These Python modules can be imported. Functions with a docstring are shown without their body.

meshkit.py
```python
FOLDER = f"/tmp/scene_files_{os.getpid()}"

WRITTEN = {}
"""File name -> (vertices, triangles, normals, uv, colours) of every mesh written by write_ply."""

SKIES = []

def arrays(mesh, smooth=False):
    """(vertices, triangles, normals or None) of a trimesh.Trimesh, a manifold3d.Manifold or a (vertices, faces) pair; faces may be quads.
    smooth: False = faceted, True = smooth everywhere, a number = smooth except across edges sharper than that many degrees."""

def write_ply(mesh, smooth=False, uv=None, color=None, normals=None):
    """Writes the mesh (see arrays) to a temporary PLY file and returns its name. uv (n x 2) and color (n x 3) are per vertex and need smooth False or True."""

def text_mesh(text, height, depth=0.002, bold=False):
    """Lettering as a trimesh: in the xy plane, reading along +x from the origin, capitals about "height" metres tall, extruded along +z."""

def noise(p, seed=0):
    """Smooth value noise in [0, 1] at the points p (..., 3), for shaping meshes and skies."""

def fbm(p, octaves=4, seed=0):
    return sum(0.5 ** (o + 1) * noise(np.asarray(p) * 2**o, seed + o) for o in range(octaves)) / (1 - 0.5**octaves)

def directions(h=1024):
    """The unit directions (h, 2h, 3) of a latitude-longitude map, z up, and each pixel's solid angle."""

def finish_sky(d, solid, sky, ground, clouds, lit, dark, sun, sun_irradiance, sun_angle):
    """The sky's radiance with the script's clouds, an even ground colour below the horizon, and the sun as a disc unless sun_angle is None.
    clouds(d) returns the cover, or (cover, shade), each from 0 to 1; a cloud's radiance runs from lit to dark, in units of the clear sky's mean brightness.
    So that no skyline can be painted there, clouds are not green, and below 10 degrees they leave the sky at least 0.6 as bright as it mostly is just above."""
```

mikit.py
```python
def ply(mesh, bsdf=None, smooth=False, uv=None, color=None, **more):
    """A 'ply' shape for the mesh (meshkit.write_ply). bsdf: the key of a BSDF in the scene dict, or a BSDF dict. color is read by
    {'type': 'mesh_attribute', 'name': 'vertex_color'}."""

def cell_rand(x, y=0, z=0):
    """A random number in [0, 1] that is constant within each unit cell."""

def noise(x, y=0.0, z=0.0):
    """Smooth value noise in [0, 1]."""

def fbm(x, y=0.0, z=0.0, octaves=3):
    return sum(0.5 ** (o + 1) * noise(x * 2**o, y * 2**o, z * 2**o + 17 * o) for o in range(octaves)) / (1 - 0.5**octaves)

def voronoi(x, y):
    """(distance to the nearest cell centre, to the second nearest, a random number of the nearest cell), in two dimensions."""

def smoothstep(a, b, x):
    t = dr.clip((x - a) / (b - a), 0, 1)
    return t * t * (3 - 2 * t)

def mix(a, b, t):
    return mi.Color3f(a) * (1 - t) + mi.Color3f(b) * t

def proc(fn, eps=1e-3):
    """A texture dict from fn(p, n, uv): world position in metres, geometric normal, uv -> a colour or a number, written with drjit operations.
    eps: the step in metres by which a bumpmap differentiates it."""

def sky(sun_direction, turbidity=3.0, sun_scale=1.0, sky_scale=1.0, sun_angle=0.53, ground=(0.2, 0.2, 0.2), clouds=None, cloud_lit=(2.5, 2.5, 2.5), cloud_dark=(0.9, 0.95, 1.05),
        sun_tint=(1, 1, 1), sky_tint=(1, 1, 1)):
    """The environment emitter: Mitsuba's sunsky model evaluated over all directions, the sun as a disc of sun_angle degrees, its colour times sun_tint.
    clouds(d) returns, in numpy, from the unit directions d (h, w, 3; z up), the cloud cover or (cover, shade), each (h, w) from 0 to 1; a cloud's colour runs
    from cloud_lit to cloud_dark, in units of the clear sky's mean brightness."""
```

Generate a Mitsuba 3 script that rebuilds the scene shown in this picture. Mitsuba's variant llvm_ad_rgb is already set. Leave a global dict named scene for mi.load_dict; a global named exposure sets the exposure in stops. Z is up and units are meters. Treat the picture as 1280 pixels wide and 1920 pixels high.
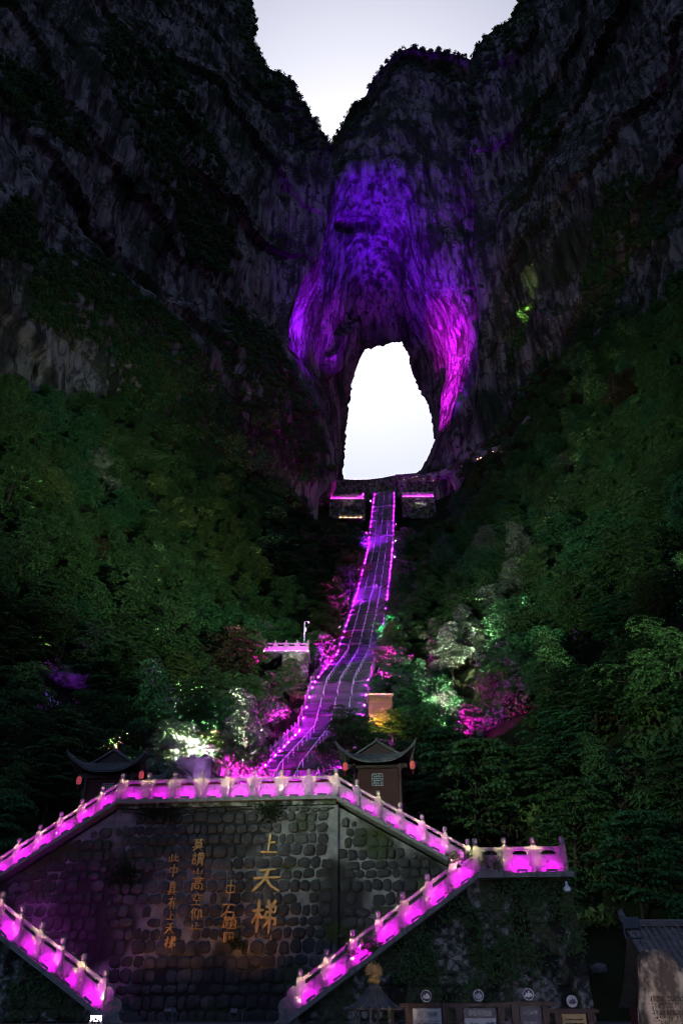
import math, random
import numpy as np
import drjit as dr
import mitsuba as mi
import trimesh
import shapely
from shapely.geometry import Polygon, Point, LineString
from shapely.prepared import prep
import manifold3d as m3
import mikit
import meshkit
from mikit import proc, noise, fbm, voronoi, cell_rand, smoothstep, mix

random.seed(5)
RNG = np.random.default_rng(11)
T = mi.ScalarTransform4f
PI = math.pi
scene, labels = {}, {}

# ------------------------------------------------------------------ camera, sky, exposure
EYE, PITCH, FOC = 1.6, math.radians(33.3), 1500.0        # focal length in pixels of the 1280 x 1920 frame
CP, SP = math.cos(PITCH), math.sin(PITCH)
scene['camera'] = {'type': 'perspective', 'fov': math.degrees(2 * math.atan(640 / FOC)), 'fov_axis': 'x', 'near_clip': 0.1, 'far_clip': 3000.0,
                   'to_world': T().look_at(origin=[0, 0, EYE], target=[0, 100 * CP, EYE + 100 * SP], up=[0, 0, 1])}
SUN_EL, SUN_AZ = math.radians(53.5), math.radians(2)      # the sun has gone behind the mountain: only the bright side of the dusk sky is left
scene['sky'] = mikit.sky([math.sin(SUN_AZ) * math.cos(SUN_EL), math.cos(SUN_AZ) * math.cos(SUN_EL), math.sin(SUN_EL)], turbidity=7.0, sun_scale=0.0, sky_scale=0.0282,
                         ground=(0.03, 0.03, 0.035), sky_tint=(0.98, 0.96, 1.15))
scene['sky']['sampling_weight'] = 45.0
exposure = 6.3
LAMP = 0.0825                                                 # one dial for every lamp


def ray(u, v):
    a, b = (u - 640) / FOC, (960 - v) / FOC
    return np.array([a, CP - b * SP, SP + b * CP])


def P(u, v, Y):
    r = ray(u, v)
    return r / r[1] * Y + np.array([0, 0, EYE])


def PX(q):
    q = np.asarray(q, float) - np.array([0, 0, EYE])
    d = q[..., 1] * CP + q[..., 2] * SP
    return np.stack([640 + FOC * q[..., 0] / d, 960 - FOC * (q[..., 2] * CP - q[..., 1] * SP) / d], -1)


# ------------------------------------------------------------------ helpers
def numbered(name):
    if name not in scene and name not in labels:
        return name
    k = 1
    while f'{name}_{k:03d}' in scene or f'{name}_{k:03d}' in labels:
        k += 1
    return f'{name}_{k:03d}'


COUNT = {}


def numkey(name):
    """next free number for a key; fast for long runs"""
    k = COUNT.get(name, 0)
    COUNT[name] = k + 1
    return name if k == 0 else f'{name}_{k:03d}'


def thing(name, label, cat, group=None):
    key = numkey(name)
    labels[key] = {'label': label, 'category': cat}
    if group:
        labels[key]['group'] = group
    return key


def struct(name, label=None):
    key = numkey(name)
    labels[key] = {'kind': 'structure'}
    if label:
        labels[key]['label'] = label
    return key


def part(parent, name, mesh, bsdf, smooth=False, tw=None, label=None, **more):
    key = numkey(f'{parent}__{name}')
    d = mesh if isinstance(mesh, dict) else mikit.ply(mesh.out() if isinstance(mesh, MB) else mesh, smooth=smooth)
    d = {**d, 'bsdf': {'type': 'ref', 'id': bsdf}, **more}
    if tw is not None:
        d['to_world'] = tw
    scene[key] = d
    if label:
        labels[key] = {'label': label}
    return key


def solo(key, mesh, bsdf, smooth=False, tw=None, **more):
    d = mesh if isinstance(mesh, dict) else mikit.ply(mesh.out() if isinstance(mesh, MB) else mesh, smooth=smooth)
    d = {**d, 'bsdf': {'type': 'ref', 'id': bsdf}, **more}
    if tw is not None:
        d['to_world'] = tw
    scene[key] = d
    return key


def area(r, g, b, k=1.0, weight=1.0):
    return {'type': 'area', 'sampling_weight': float(weight), 'radiance': {'type': 'rgb', 'value': [r * k * LAMP, g * k * LAMP, b * k * LAMP]}}


class MB:
    """collects quads and triangles into one mesh"""

    def __init__(self):
        self.v, self.f, self.n = [], [], 0

    def add(self, v, f):
        v, f = np.asarray(v, float), np.asarray(f, int)
        if f.shape[1] == 4:
            f = np.vstack([f[:, [0, 1, 2]], f[:, [0, 2, 3]]])
        self.v.append(v)
        self.f.append(f + self.n)
        self.n += len(v)
        return self

    def mesh(self, m):
        if hasattr(m, 'to_mesh'):
            q = m.to_mesh()
            return self.add(q.vert_properties[:, :3], q.tri_verts)
        return self.add(m.vertices, m.faces)

    def hexa(self, c):
        """8 corners: 4 of the bottom (anticlockwise from above), 4 of the top"""
        return self.add(c, [[3, 2, 1, 0], [4, 5, 6, 7], [0, 1, 5, 4], [1, 2, 6, 5], [2, 3, 7, 6], [3, 0, 4, 7]])

    def box(self, x0, x1, y0, y1, z0, z1):
        return self.hexa([[x0, y0, z0], [x1, y0, z0], [x1, y1, z0], [x0, y1, z0], [x0, y0, z1], [x1, y0, z1], [x1, y1, z1], [x0, y1, z1]])

    def slab(self, x0, x1, y0, y1, za, zb, h):
        """a box whose underside runs from za at x0 to zb at x1"""
        return self.hexa([[x0, y0, za], [x1, y0, zb], [x1, y1, zb], [x0, y1, za], [x0, y0, za + h], [x1, y0, zb + h], [x1, y1, zb + h], [x0, y1, za + h]])

    def tube(self, pts, r, n=6, cap=True):
        pts = np.asarray(pts, float)
        r = np.broadcast_to(r, len(pts))
        t = np.gradient(pts, axis=0)
        t /= np.linalg.norm(t, axis=1, keepdims=True) + 1e-12
        up = np.where(np.abs(t[:, 2:3]) > 0.9, [[1.0, 0, 0]], [[0, 0, 1.0]])
        e1 = np.cross(t, up)
        e1 /= np.linalg.norm(e1, axis=1, keepdims=True) + 1e-12
        e2 = np.cross(t, e1)
        a = np.arange(n) / n * 2 * PI
        v = (pts[:, None] + r[:, None, None] * (np.cos(a)[None, :, None] * e1[:, None] + np.sin(a)[None, :, None] * e2[:, None])).reshape(-1, 3)
        k = len(pts)
        f = [[i * n + j, i * n + (j + 1) % n, (i + 1) * n + (j + 1) % n, (i + 1) * n + j] for i in range(k - 1) for j in range(n)]
        self.add(v, f)
        if cap:
            self.add(v[:n], [[0, j + 1, j] for j in range(1, n - 1)])
            self.add(v[-n:], [[0, j, j + 1] for j in range(1, n - 1)])
        return self

    def lathe(self, prof, n=16, at=(0, 0, 0)):
        prof = np.asarray(prof, float)
        a = np.arange(n) / n * 2 * PI
        v = np.stack([prof[:, None, 0] * np.cos(a), prof[:, None, 0] * np.sin(a), np.broadcast_to(prof[:, None, 1], (len(prof), n))], -1).reshape(-1, 3) + np.asarray(at, float)
        f = [[i * n + j, i * n + (j + 1) % n, (i + 1) * n + (j + 1) % n, (i + 1) * n + j] for i in range(len(prof) - 1) for j in range(n)]
        return self.add(v, f)

    def grid(self, pts, flip=False):
        """pts (a, b, 3)"""
        a, b = pts.shape[:2]
        i = np.arange(a * b).reshape(a, b)
        f = np.stack([i[:-1, :-1], i[:-1, 1:], i[1:, 1:], i[1:, :-1]], -1).reshape(-1, 4)
        return self.add(pts.reshape(-1, 3), f[:, ::-1] if flip else f)

    def prism(self, poly, y0, y1):
        """shapely polygon in x, z extruded along y from y0 (front) to y1"""
        for g in getattr(poly, 'geoms', [poly]):
            if g.area < 1e-7:
                continue
            m = trimesh.creation.extrude_polygon(g, y1 - y0, engine='earcut')
            v = np.asarray(m.vertices)
            self.add(np.stack([v[:, 0], y1 - v[:, 2], v[:, 1]], -1), m.faces)
        return self

    def out(self):
        return np.vstack(self.v), np.vstack(self.f)

    def tri(self):
        return trimesh.Trimesh(*self.out(), process=False)


def nth(i):
    return ['zeroth', 'first', 'second', 'third', 'fourth', 'fifth', 'sixth', 'seventh', 'eighth', 'ninth', 'tenth', 'eleventh', 'twelfth'][i] if i < 13 else f'{i}th' if i % 10 not in (1, 2, 3) or i in (13,) else f'{i}' + ('st', 'nd', 'rd')[i % 10 - 1]


# ------------------------------------------------------------------ materials
def rgb(*c):
    return {'type': 'rgb', 'value': list(c)}


def diff(name, col, rough=None, spec=0.3):
    col = rgb(*col) if isinstance(col, (tuple, list)) else col
    inner = {'type': 'diffuse', 'reflectance': col} if rough is None else {'type': 'principled', 'base_color': col, 'roughness': rough, 'specular': spec}
    scene[name] = {'type': 'twosided', 'bsdf': inner}


def rock_fn(p, n, uv):
    streak = fbm(p.x * 0.45, p.y * 0.45, p.z * 0.035, 4)
    patch = fbm(p.x * 0.06 + 7, p.y * 0.06, p.z * 0.06, 3)
    fine = fbm(p.x * 1.3, p.y * 1.3, p.z * 0.8 + 3, 2)
    c = mix((0.062, 0.052, 0.048), (0.26, 0.22, 0.205), smoothstep(0.36, 0.66, streak * 0.7 + patch * 0.3))
    c = mix(c, (0.38, 0.33, 0.305), smoothstep(0.66, 0.80, streak * 0.5 + fine * 0.5))
    c = mix(c, (0.03, 0.027, 0.026), smoothstep(0.54, 0.70, fbm(p.x * 0.5 + 31, p.y * 0.5, p.z * 0.10, 3)) * 0.85)
    crack_shade = dr.abs(noise(p.x * 0.42 + 60, p.y * 0.42, p.z * 0.07) - 0.5)
    c = mix((0.016, 0.015, 0.017), c, 0.35 + 0.65 * smoothstep(0.004, 0.05, crack_shade))  # crack shading painted dark into the rock, as relief alone shades too flat
    green = smoothstep(0.50, 0.62, fbm(p.x * 0.09 + 50, p.y * 0.09, p.z * 0.05, 4) * 0.75 + fine * 0.25 + 0.10 * mi.Float(n.z))
    return mix(c, (0.028, 0.042, 0.020), green * 0.8)


def leaf_mat(name, a, b, gain=0.55):
    def fn(p, n, uv):
        k = fbm(p.x * 0.4, p.y * 0.4, p.z * 0.4, 2) * 0.6 + cell_rand(p.x * 3.1, p.y * 3.1, p.z * 3.1) * 0.5
        return mix(a, b, dr.clip(k, 0, 1))
    scene[name] = {'type': 'principledthin', 'base_color': proc(fn), 'roughness': 0.55, 'diff_trans': gain, 'spec_trans': 0.0, 'eta': 1.3}


def wallbase_fn(p, n, uv):
    g = fbm(p.x * 3.0, p.y * 3.0, p.z * 3.0, 3)
    big = fbm(p.x * 0.45 + 9, p.y * 0.45, p.z * 0.28, 3)
    c = mix((0.11, 0.098, 0.098), (0.34, 0.305, 0.308), g)
    c = mix(c, (0.040, 0.035, 0.034), smoothstep(0.44, 0.60, big))
    moss = smoothstep(0.56, 0.68, fbm(p.x * 0.5 + 77, p.y * 0.5, p.z * 0.5, 4))
    return mix(c, (0.050, 0.058, 0.026), moss)


def stone_fn(p, n, uv):
    i = cell_rand(p.x * 1.4, p.z * 1.4)
    g = fbm(p.x * 7.0, p.y * 7.0, p.z * 7.0, 3)
    stain = smoothstep(0.46, 0.62, fbm(p.x * 0.5 + 9, p.y * 0.5, p.z * 0.24, 3))
    c = mix((0.024, 0.020, 0.020), (0.125, 0.106, 0.106), g * 0.6 + i * 0.4)
    c = mix(c, (0.020, 0.017, 0.017), stain * 0.75)
    moss = smoothstep(0.55, 0.70, fbm(p.x * 0.5 + 77, p.y * 0.5, p.z * 0.5, 4))
    return mix(c, (0.040, 0.046, 0.022), moss * 0.8)


def mossy_fn(p, n, uv):
    g = fbm(p.x * 5.0, p.y * 5.0, p.z * 5.0, 4)
    v = fbm(p.x * 1.6 + 3, p.y * 1.6, p.z * 0.6, 4)
    c = mix((0.060, 0.055, 0.052), (0.34, 0.315, 0.295), smoothstep(0.34, 0.70, g))
    c = mix(c, (0.058, 0.066, 0.030), smoothstep(0.45, 0.54, v) * 0.85)
    return mix(c, (0.025, 0.023, 0.022), smoothstep(0.52, 0.62, fbm(p.x * 1.3 + 40, p.y, p.z * 0.7, 4)) * 0.9)


def marble_fn(p, n, uv):
    g = fbm(p.x * 4.0, p.y * 4.0, p.z * 4.0, 3)
    s = fbm(p.x * 9.0 + 5, p.y * 9.0, p.z * 2.0, 3)
    c = mix((0.15, 0.138, 0.132), (0.26, 0.243, 0.235), g)
    return mix(c, (0.085, 0.078, 0.072), smoothstep(0.56, 0.75, s) * 0.7)


def stair_fn(p, n, uv):
    g = fbm(p.x * 0.9, p.y * 0.9, p.z * 4.0, 3)
    w = cell_rand(p.z * 2.63 + 0.2)
    return mix((0.035, 0.032, 0.038), (0.150, 0.140, 0.158), g * 0.45 + w * 0.55)


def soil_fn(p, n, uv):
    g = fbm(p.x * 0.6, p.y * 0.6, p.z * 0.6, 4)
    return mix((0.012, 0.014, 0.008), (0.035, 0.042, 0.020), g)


def bigstone_fn(p, n, uv):
    s = fbm(p.x * 3.2 + 2, p.y * 3.2, p.z * 0.7, 4)
    g = fbm(p.x * 9, p.y * 9, p.z * 9, 3)
    c = mix((0.085, 0.062, 0.050), (0.44, 0.34, 0.26), smoothstep(0.38, 0.62, s * 0.75 + g * 0.25))
    return mix(c, (0.035, 0.027, 0.025), smoothstep(0.56, 0.70, fbm(p.x * 2.2 + 20, p.y * 2.2, p.z * 0.5, 3)))


def tile_fn(p, n, uv):
    return mix((0.05, 0.048, 0.05), (0.14, 0.135, 0.14), fbm(p.x * 5, p.y * 5, p.z * 5, 3))


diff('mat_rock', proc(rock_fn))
diff('mat_wall', proc(wallbase_fn))
diff('mat_stone', proc(stone_fn), 0.75, 0.35)
diff('mat_mossy', proc(mossy_fn))
diff('mat_marble', proc(marble_fn), 0.6, 0.4)
diff('mat_stair', proc(stair_fn), 0.7, 0.4)
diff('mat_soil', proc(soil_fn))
diff('mat_bigstone', proc(bigstone_fn), 0.8, 0.3)
diff('mat_tile', proc(tile_fn), 0.6, 0.4)
leaf_mat('leaf_green', (0.038, 0.082, 0.028), (0.100, 0.185, 0.070))
leaf_mat('leaf_yellow', (0.056, 0.095, 0.026), (0.150, 0.205, 0.070))
leaf_mat('leaf_teal', (0.026, 0.085, 0.034), (0.075, 0.190, 0.080))
leaf_mat('leaf_grey', (0.085, 0.115, 0.075), (0.210, 0.250, 0.180))
leaf_mat('leaf_dark', (0.010, 0.018, 0.007), (0.030, 0.045, 0.016))
leaf_mat('leaf_brown', (0.040, 0.032, 0.018), (0.095, 0.075, 0.045))
LEAVES = ['leaf_green', 'leaf_yellow', 'leaf_teal', 'leaf_grey', 'leaf_brown']
diff('mat_bark', (0.06, 0.048, 0.038))
diff('mat_darkwood', (0.045, 0.018, 0.016), 0.5, 0.4)
diff('mat_redwall', (0.07, 0.021, 0.022), 0.7, 0.3)
diff('mat_metal', (0.10, 0.10, 0.11), 0.4, 0.5)
diff('mat_white', (0.72, 0.72, 0.74), 0.4, 0.5)
diff('mat_lens', (0.75, 0.75, 0.78), 0.3, 0.5)
diff('mat_gilt', (0.62, 0.35, 0.10), 0.45, 0.6)
diff('mat_pale', (0.55, 0.54, 0.55))
diff('mat_redcloth', (0.45, 0.02, 0.03))
diff('mat_lantern', (0.60, 0.08, 0.07))
diff('mat_gold', (0.40, 0.25, 0.08), 0.4, 0.6)
diff('mat_skin', (0.42, 0.28, 0.21), 0.5, 0.4)
diff('mat_jacket', (0.03, 0.035, 0.05))
diff('mat_hair', (0.02, 0.017, 0.015))
diff('mat_paper', (0.42, 0.41, 0.45), 0.5, 0.4)
diff('mat_dark_panel', (0.035, 0.028, 0.06), 0.4, 0.5)
diff('mat_tan_panel', (0.42, 0.28, 0.14), 0.5, 0.4)
diff('mat_ink', (0.02, 0.02, 0.025))
diff('mat_ink_pale', (0.45, 0.44, 0.50))
diff('mat_print', (0.09, 0.10, 0.12))
diff('mat_black', (0.008, 0.008, 0.009))
diff('mat_plaza', (0.09, 0.088, 0.085))

# ------------------------------------------------------------------ the lie of the land
PSI = math.radians(5.0)                                       # the retaining wall is turned a little against the lens axis
O = P(428, 1499, 45)
AX, BX = np.array([math.cos(PSI), -math.sin(PSI), 0]), np.array([math.sin(PSI), math.cos(PSI), 0])
TW = T().translate([float(O[0]), float(O[1]), 0]).rotate([0, 0, 1], -math.degrees(PSI))   # local x along the wall, y into the hill, z up
ZT = 12.42                                                    # terrace floor
XL, XR = -6.05, 5.90                                          # terrace ends
UL, UR = 0.632, 0.553                                         # slopes of the upper flights
YF = -5.5                                                     # plane of the lower flights


def loc(x, y, z):
    return np.array([O[0], O[1], 0]) + x * AX + y * BX + np.array([0, 0, z])


def on_wall(u, v, y=0.0):
    """local (x, z) where the sight line of a photograph point meets the plane y of the wall"""
    r, o = ray(u, v), np.array([0, 0, EYE])
    q = o + r * (((O - o) @ BX + y) / (r @ BX)) - O
    return q @ AX, q[2] + O[2]


SY = np.array([57.5, 70, 90, 100, 126, 146, 166, 200, 240.0])
SZ = np.array([12.4, 20.6, 30.6, 40.2, 55.6, 72.0, 88.7, 119.6, 168.2])
SW = 3.6                                                      # half the stair's width


def stair_x(Y):
    return 2.8 + 0.1135 * (np.asarray(Y, float) - 126)


SR = np.array([0.9936, -0.1128, 0])                           # across the stair, to the right


def smooth(a, b, x):
    t = np.clip((x - a) / (b - a), 0, 1)
    return t * t * (3 - 2 * t)


def ground_z(X, Y):
    X, Y = np.asarray(X, float), np.asarray(Y, float)
    d = X - stair_x(Y)
    far = np.interp(Y, SY, SZ - 1.0)
    near = np.where(d < 0, np.interp(Y, [36, 42, 48, 54, 60, 70, 75], [0.0, 0.4, 4.5, 10.5, 15.5, 20.6, 23.0]), np.interp(Y, [36, 42, 50, 60, 68, 75], [0.0, 0.6, 4.5, 11.5, 17.5, 22.5]))
    base = np.where(Y < 75, np.minimum(near, np.where(Y > 62, far, near)), far)
    a = np.abs(d)
    side = -2.2 * smooth(SW + 0.2, 9, a) + np.where(d < 0, 0.0125, 0.0175) * (np.minimum(a, 64) ** 2 + 50 * np.maximum(a - 64, 0)) * smooth(40, 60, Y)
    q = np.stack([X / 9, Y / 9, X * 0], -1)
    z = base + side + (meshkit.fbm(q, 3, 4) - 0.5) * 3.0 * smooth(SW + 2, 14, a)
    z = z - 8.0 * smooth(204, 222, Y) * (1 - smooth(22, 32, a)) * smooth(SW + 0.6, 7, a)
    flat = smooth(238, 244, Y) * (1 - smooth(30, 55, a))
    return z * (1 - flat) + 167.0 * flat


# plaza: one sheet to the horizon, with its apron in front of the stairs
key = struct('plaza_ground', 'dark stone plaza in front of the double staircase')
m = MB()
ys = np.array([-600, -60, 0, 24, 30, 36, 38.6, 44.0])
zs = np.array([0, 0, 0, 0, 0.0, 1.6, 2.05, 2.2])
xs = np.array([-600, -120, -40, 0, 40, 120, 600.0])
g = np.stack(np.meshgrid(ys, xs, indexing='ij'), -1)
z = np.interp(g[..., 0], ys, zs) * (np.abs(g[..., 1]) < 60)
m.grid(np.stack([g[..., 1], g[..., 0], z], -1), flip=True)
solo(key, m, 'mat_plaza')

key = struct('hillside', 'dark wooded valley slopes on both sides of the long stair')
gx, gy = np.arange(-150, 151, 1.5), np.arange(39, 275, 1.5)
GX, GY = np.meshgrid(gx, gy, indexing='ij')
GZ = ground_z(GX, GY)
cut = (np.abs((GX - O[0]) * AX[0] + (GY - O[1]) * AX[1]) < 14.5) & (((GX - O[0]) * BX[0] + (GY - O[1]) * BX[1]) < 12)
GZ = np.where(cut, np.minimum(GZ, 1.5), GZ)
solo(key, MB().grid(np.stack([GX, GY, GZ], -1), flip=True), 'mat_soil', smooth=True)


# ------------------------------------------------------------------ cliffs
def rough_rock(p, ledge_dir, amp=1.0, seed=0, ledge=1.0):
    """how far rock stands out of the smooth cliff: buttresses, flutes, sloping ledges, chips"""
    x, y, z = p[..., 0], p[..., 1], p[..., 2]
    d = (meshkit.fbm(np.stack([x / 46, y / 46, z / 95], -1), 3, seed) - 0.5) * 30
    d += np.abs(meshkit.fbm(np.stack([x / 11, y / 11, z / 75], -1), 3, seed + 9) - 0.5) * 11
    h = (z + ledge_dir * x * 1.05) / 58 + meshkit.fbm(p / 55, 3, seed + 3) * 1.5
    saw = h - np.floor(h)
    d -= ledge * 5.5 * saw ** 0.8 * (0.2 + 1.2 * meshkit.fbm(p / 34, 2, seed + 5))
    h2 = (z + ledge_dir * x * 0.5) / 17 + meshkit.fbm(p / 26, 3, seed + 13) * 1.6
    d -= ledge * 1.3 * (h2 - np.floor(h2)) ** 0.8 * smooth(0.40, 0.62, meshkit.fbm(p / 22, 2, seed + 15))
    d += (meshkit.fbm(np.stack([x / 3.0, y / 3.0, (z + 0.3 * ledge_dir * x) / 26], -1), 3, seed + 21) - 0.5) * 5.0
    d += (meshkit.fbm(np.stack([x / 1.5, y / 1.5, z / 9.0], -1), 2, seed + 27) - 0.5) * 2.4
    return d * amp


def push(p, d):
    """moves the grid points along their normals"""
    n = np.cross(np.gradient(p, axis=0), np.gradient(p, axis=1))
    n /= np.linalg.norm(n, axis=-1, keepdims=True) + 1e-9
    s = np.sign(np.mean(np.sum(n * (np.array([0, 0, 100.0]) - p), -1)))
    return p + n * s * d[..., None]


def cliff(name, label, bound, yb, side, seed):
    b3 = np.array([P(u, v, yb) for u, v in bound])
    o = np.argsort(b3[:, 2])
    b3 = b3[o]
    zs = np.concatenate([np.arange(55, 150, 2.5), np.arange(150, 430, 1.1), np.arange(430, 560, 2.0)])
    bx = np.interp(zs, b3[:, 2], b3[:, 0])
    B = np.stack([bx, np.full_like(zs, yb), zs], -1)
    A = np.stack([side * (0.48 * (88 + 0.549 * zs) + 8), np.full_like(zs, 104), zs], -1)
    C = np.stack([bx + side * 46, np.full_like(zs, yb - 8), zs], -1)
    s = np.concatenate([np.linspace(0, 1, 330), 1 + np.linspace(0.03, 1, 26)])
    sa = np.clip(s, 0, 1)[None, :, None]
    q = A[:, None] * (1 - sa) ** 2 + 2 * C[:, None] * sa * (1 - sa) + B[:, None] * sa ** 2
    e = np.clip(s - 1, 0, 1)[None, :]
    q[..., 0] = q[..., 0] * (1 + 0.3 * e) + side * 16 * e ** 2
    q[..., 1] = q[..., 1] + yb * 0.3 * e
    near_edge = 1 - smooth(0.80, 0.99, s)[None, :] * 0.80
    q = push(q, rough_rock(q, -side, 1.0, seed) * near_edge)
    key = struct(name, label)
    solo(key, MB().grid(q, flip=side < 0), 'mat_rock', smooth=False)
    return q[:, :330].reshape(-1, 3)


LEFT_EDGE = [(452, -60), (462, -10), (474, 20), (474, 70), (486, 105), (496, 128), (520, 134), (546, 150), (560, 182), (578, 208), (598, 240), (620, 272), (627, 340), (606, 460), (562, 540), (544, 600), (541, 655), (562, 690), (588, 722), (612, 800), (630, 872), (628, 896), (596, 935)]
RIGHT_EDGE = [(990, -60), (975, -5), (955, 36), (930, 50), (908, 70), (892, 100), (884, 118), (874, 250), (890, 400), (898, 600), (884, 780), (850, 868), (842, 893), (856, 935)]
CL = cliff('left_cliff', 'dark streaked limestone cliff with green ledges left of the arch', LEFT_EDGE, 226.0, -1, 1)
CR = cliff('right_cliff', 'dark limestone cliff with hanging plants right of the arch', RIGHT_EDGE, 232.0, 1, 2)

# the arch: rings from the far mouth through the vault to the near mouth and out over the face of the peak
CEN = np.array([728.0, 770.0])
HOLE = [(640, 905), (645, 850), (650, 800), (654, 765), (660, 720), (668, 690), (676, 668), (684, 655), (700, 650), (720, 646), (740, 642), (753, 639), (758, 650), (766, 664), (770, 690), (776, 708), (790, 738), (800, 752), (808, 778), (812, 800), (814, 826), (812, 842), (804, 862), (792, 876), (778, 890), (740, 930), (690, 935)]
MOUTH = [(600, 960), (596, 900), (588, 800), (568, 725), (545, 655), (552, 600), (574, 540), (596, 470), (612, 400), (628, 345), (655, 318), (700, 312), (742, 322), (772, 350), (786, 420), (806, 480), (842, 530), (872, 590), (880, 650), (870, 720), (860, 790), (846, 850), (820, 900), (800, 960), (730, 980)]
OUTER = [(560, 1010), (470, 900), (430, 700), (450, 500), (520, 360), (590, 290), (618, 280), (628, 262), (640, 240), (652, 216), (668, 200), (690, 182), (700, 160), (708, 144), (724, 122), (736, 104), (758, 92), (775, 88), (800, 97), (825, 94), (850, 100), (876, 108), (890, 116), (920, 100), (1000, 160), (1040, 400), (1040, 640), (1000, 860), (920, 990), (728, 1030)]


def radius(poly, th):
    q = np.array(poly + poly[:1], float)
    q = np.vstack([a + (b - a) * np.linspace(0, 1, 40, endpoint=False)[:, None] for a, b in zip(q[:-1], q[1:])]) - CEN
    t, r = np.arctan2(q[:, 1], q[:, 0]), np.hypot(q[:, 0], q[:, 1])
    o = np.argsort(t)
    return np.interp(th, np.concatenate([t[o] - 2 * PI, t[o], t[o] + 2 * PI]), np.tile(r[o], 3))


def raymesh(u, v, Y):
    a, b = (u - 640) / FOC, (960 - v) / FOC
    k = Y / (CP - b * SP)
    return np.stack([a * k, Y + 0 * a, (SP + b * CP) * k + EYE], -1)


th = np.linspace(-PI, PI, 621)


def ring(poly, Y):
    r = radius(poly, th)
    return raymesh(CEN[0] + r * np.cos(th), CEN[1] + r * np.sin(th), np.broadcast_to(Y, th.shape))


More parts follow.
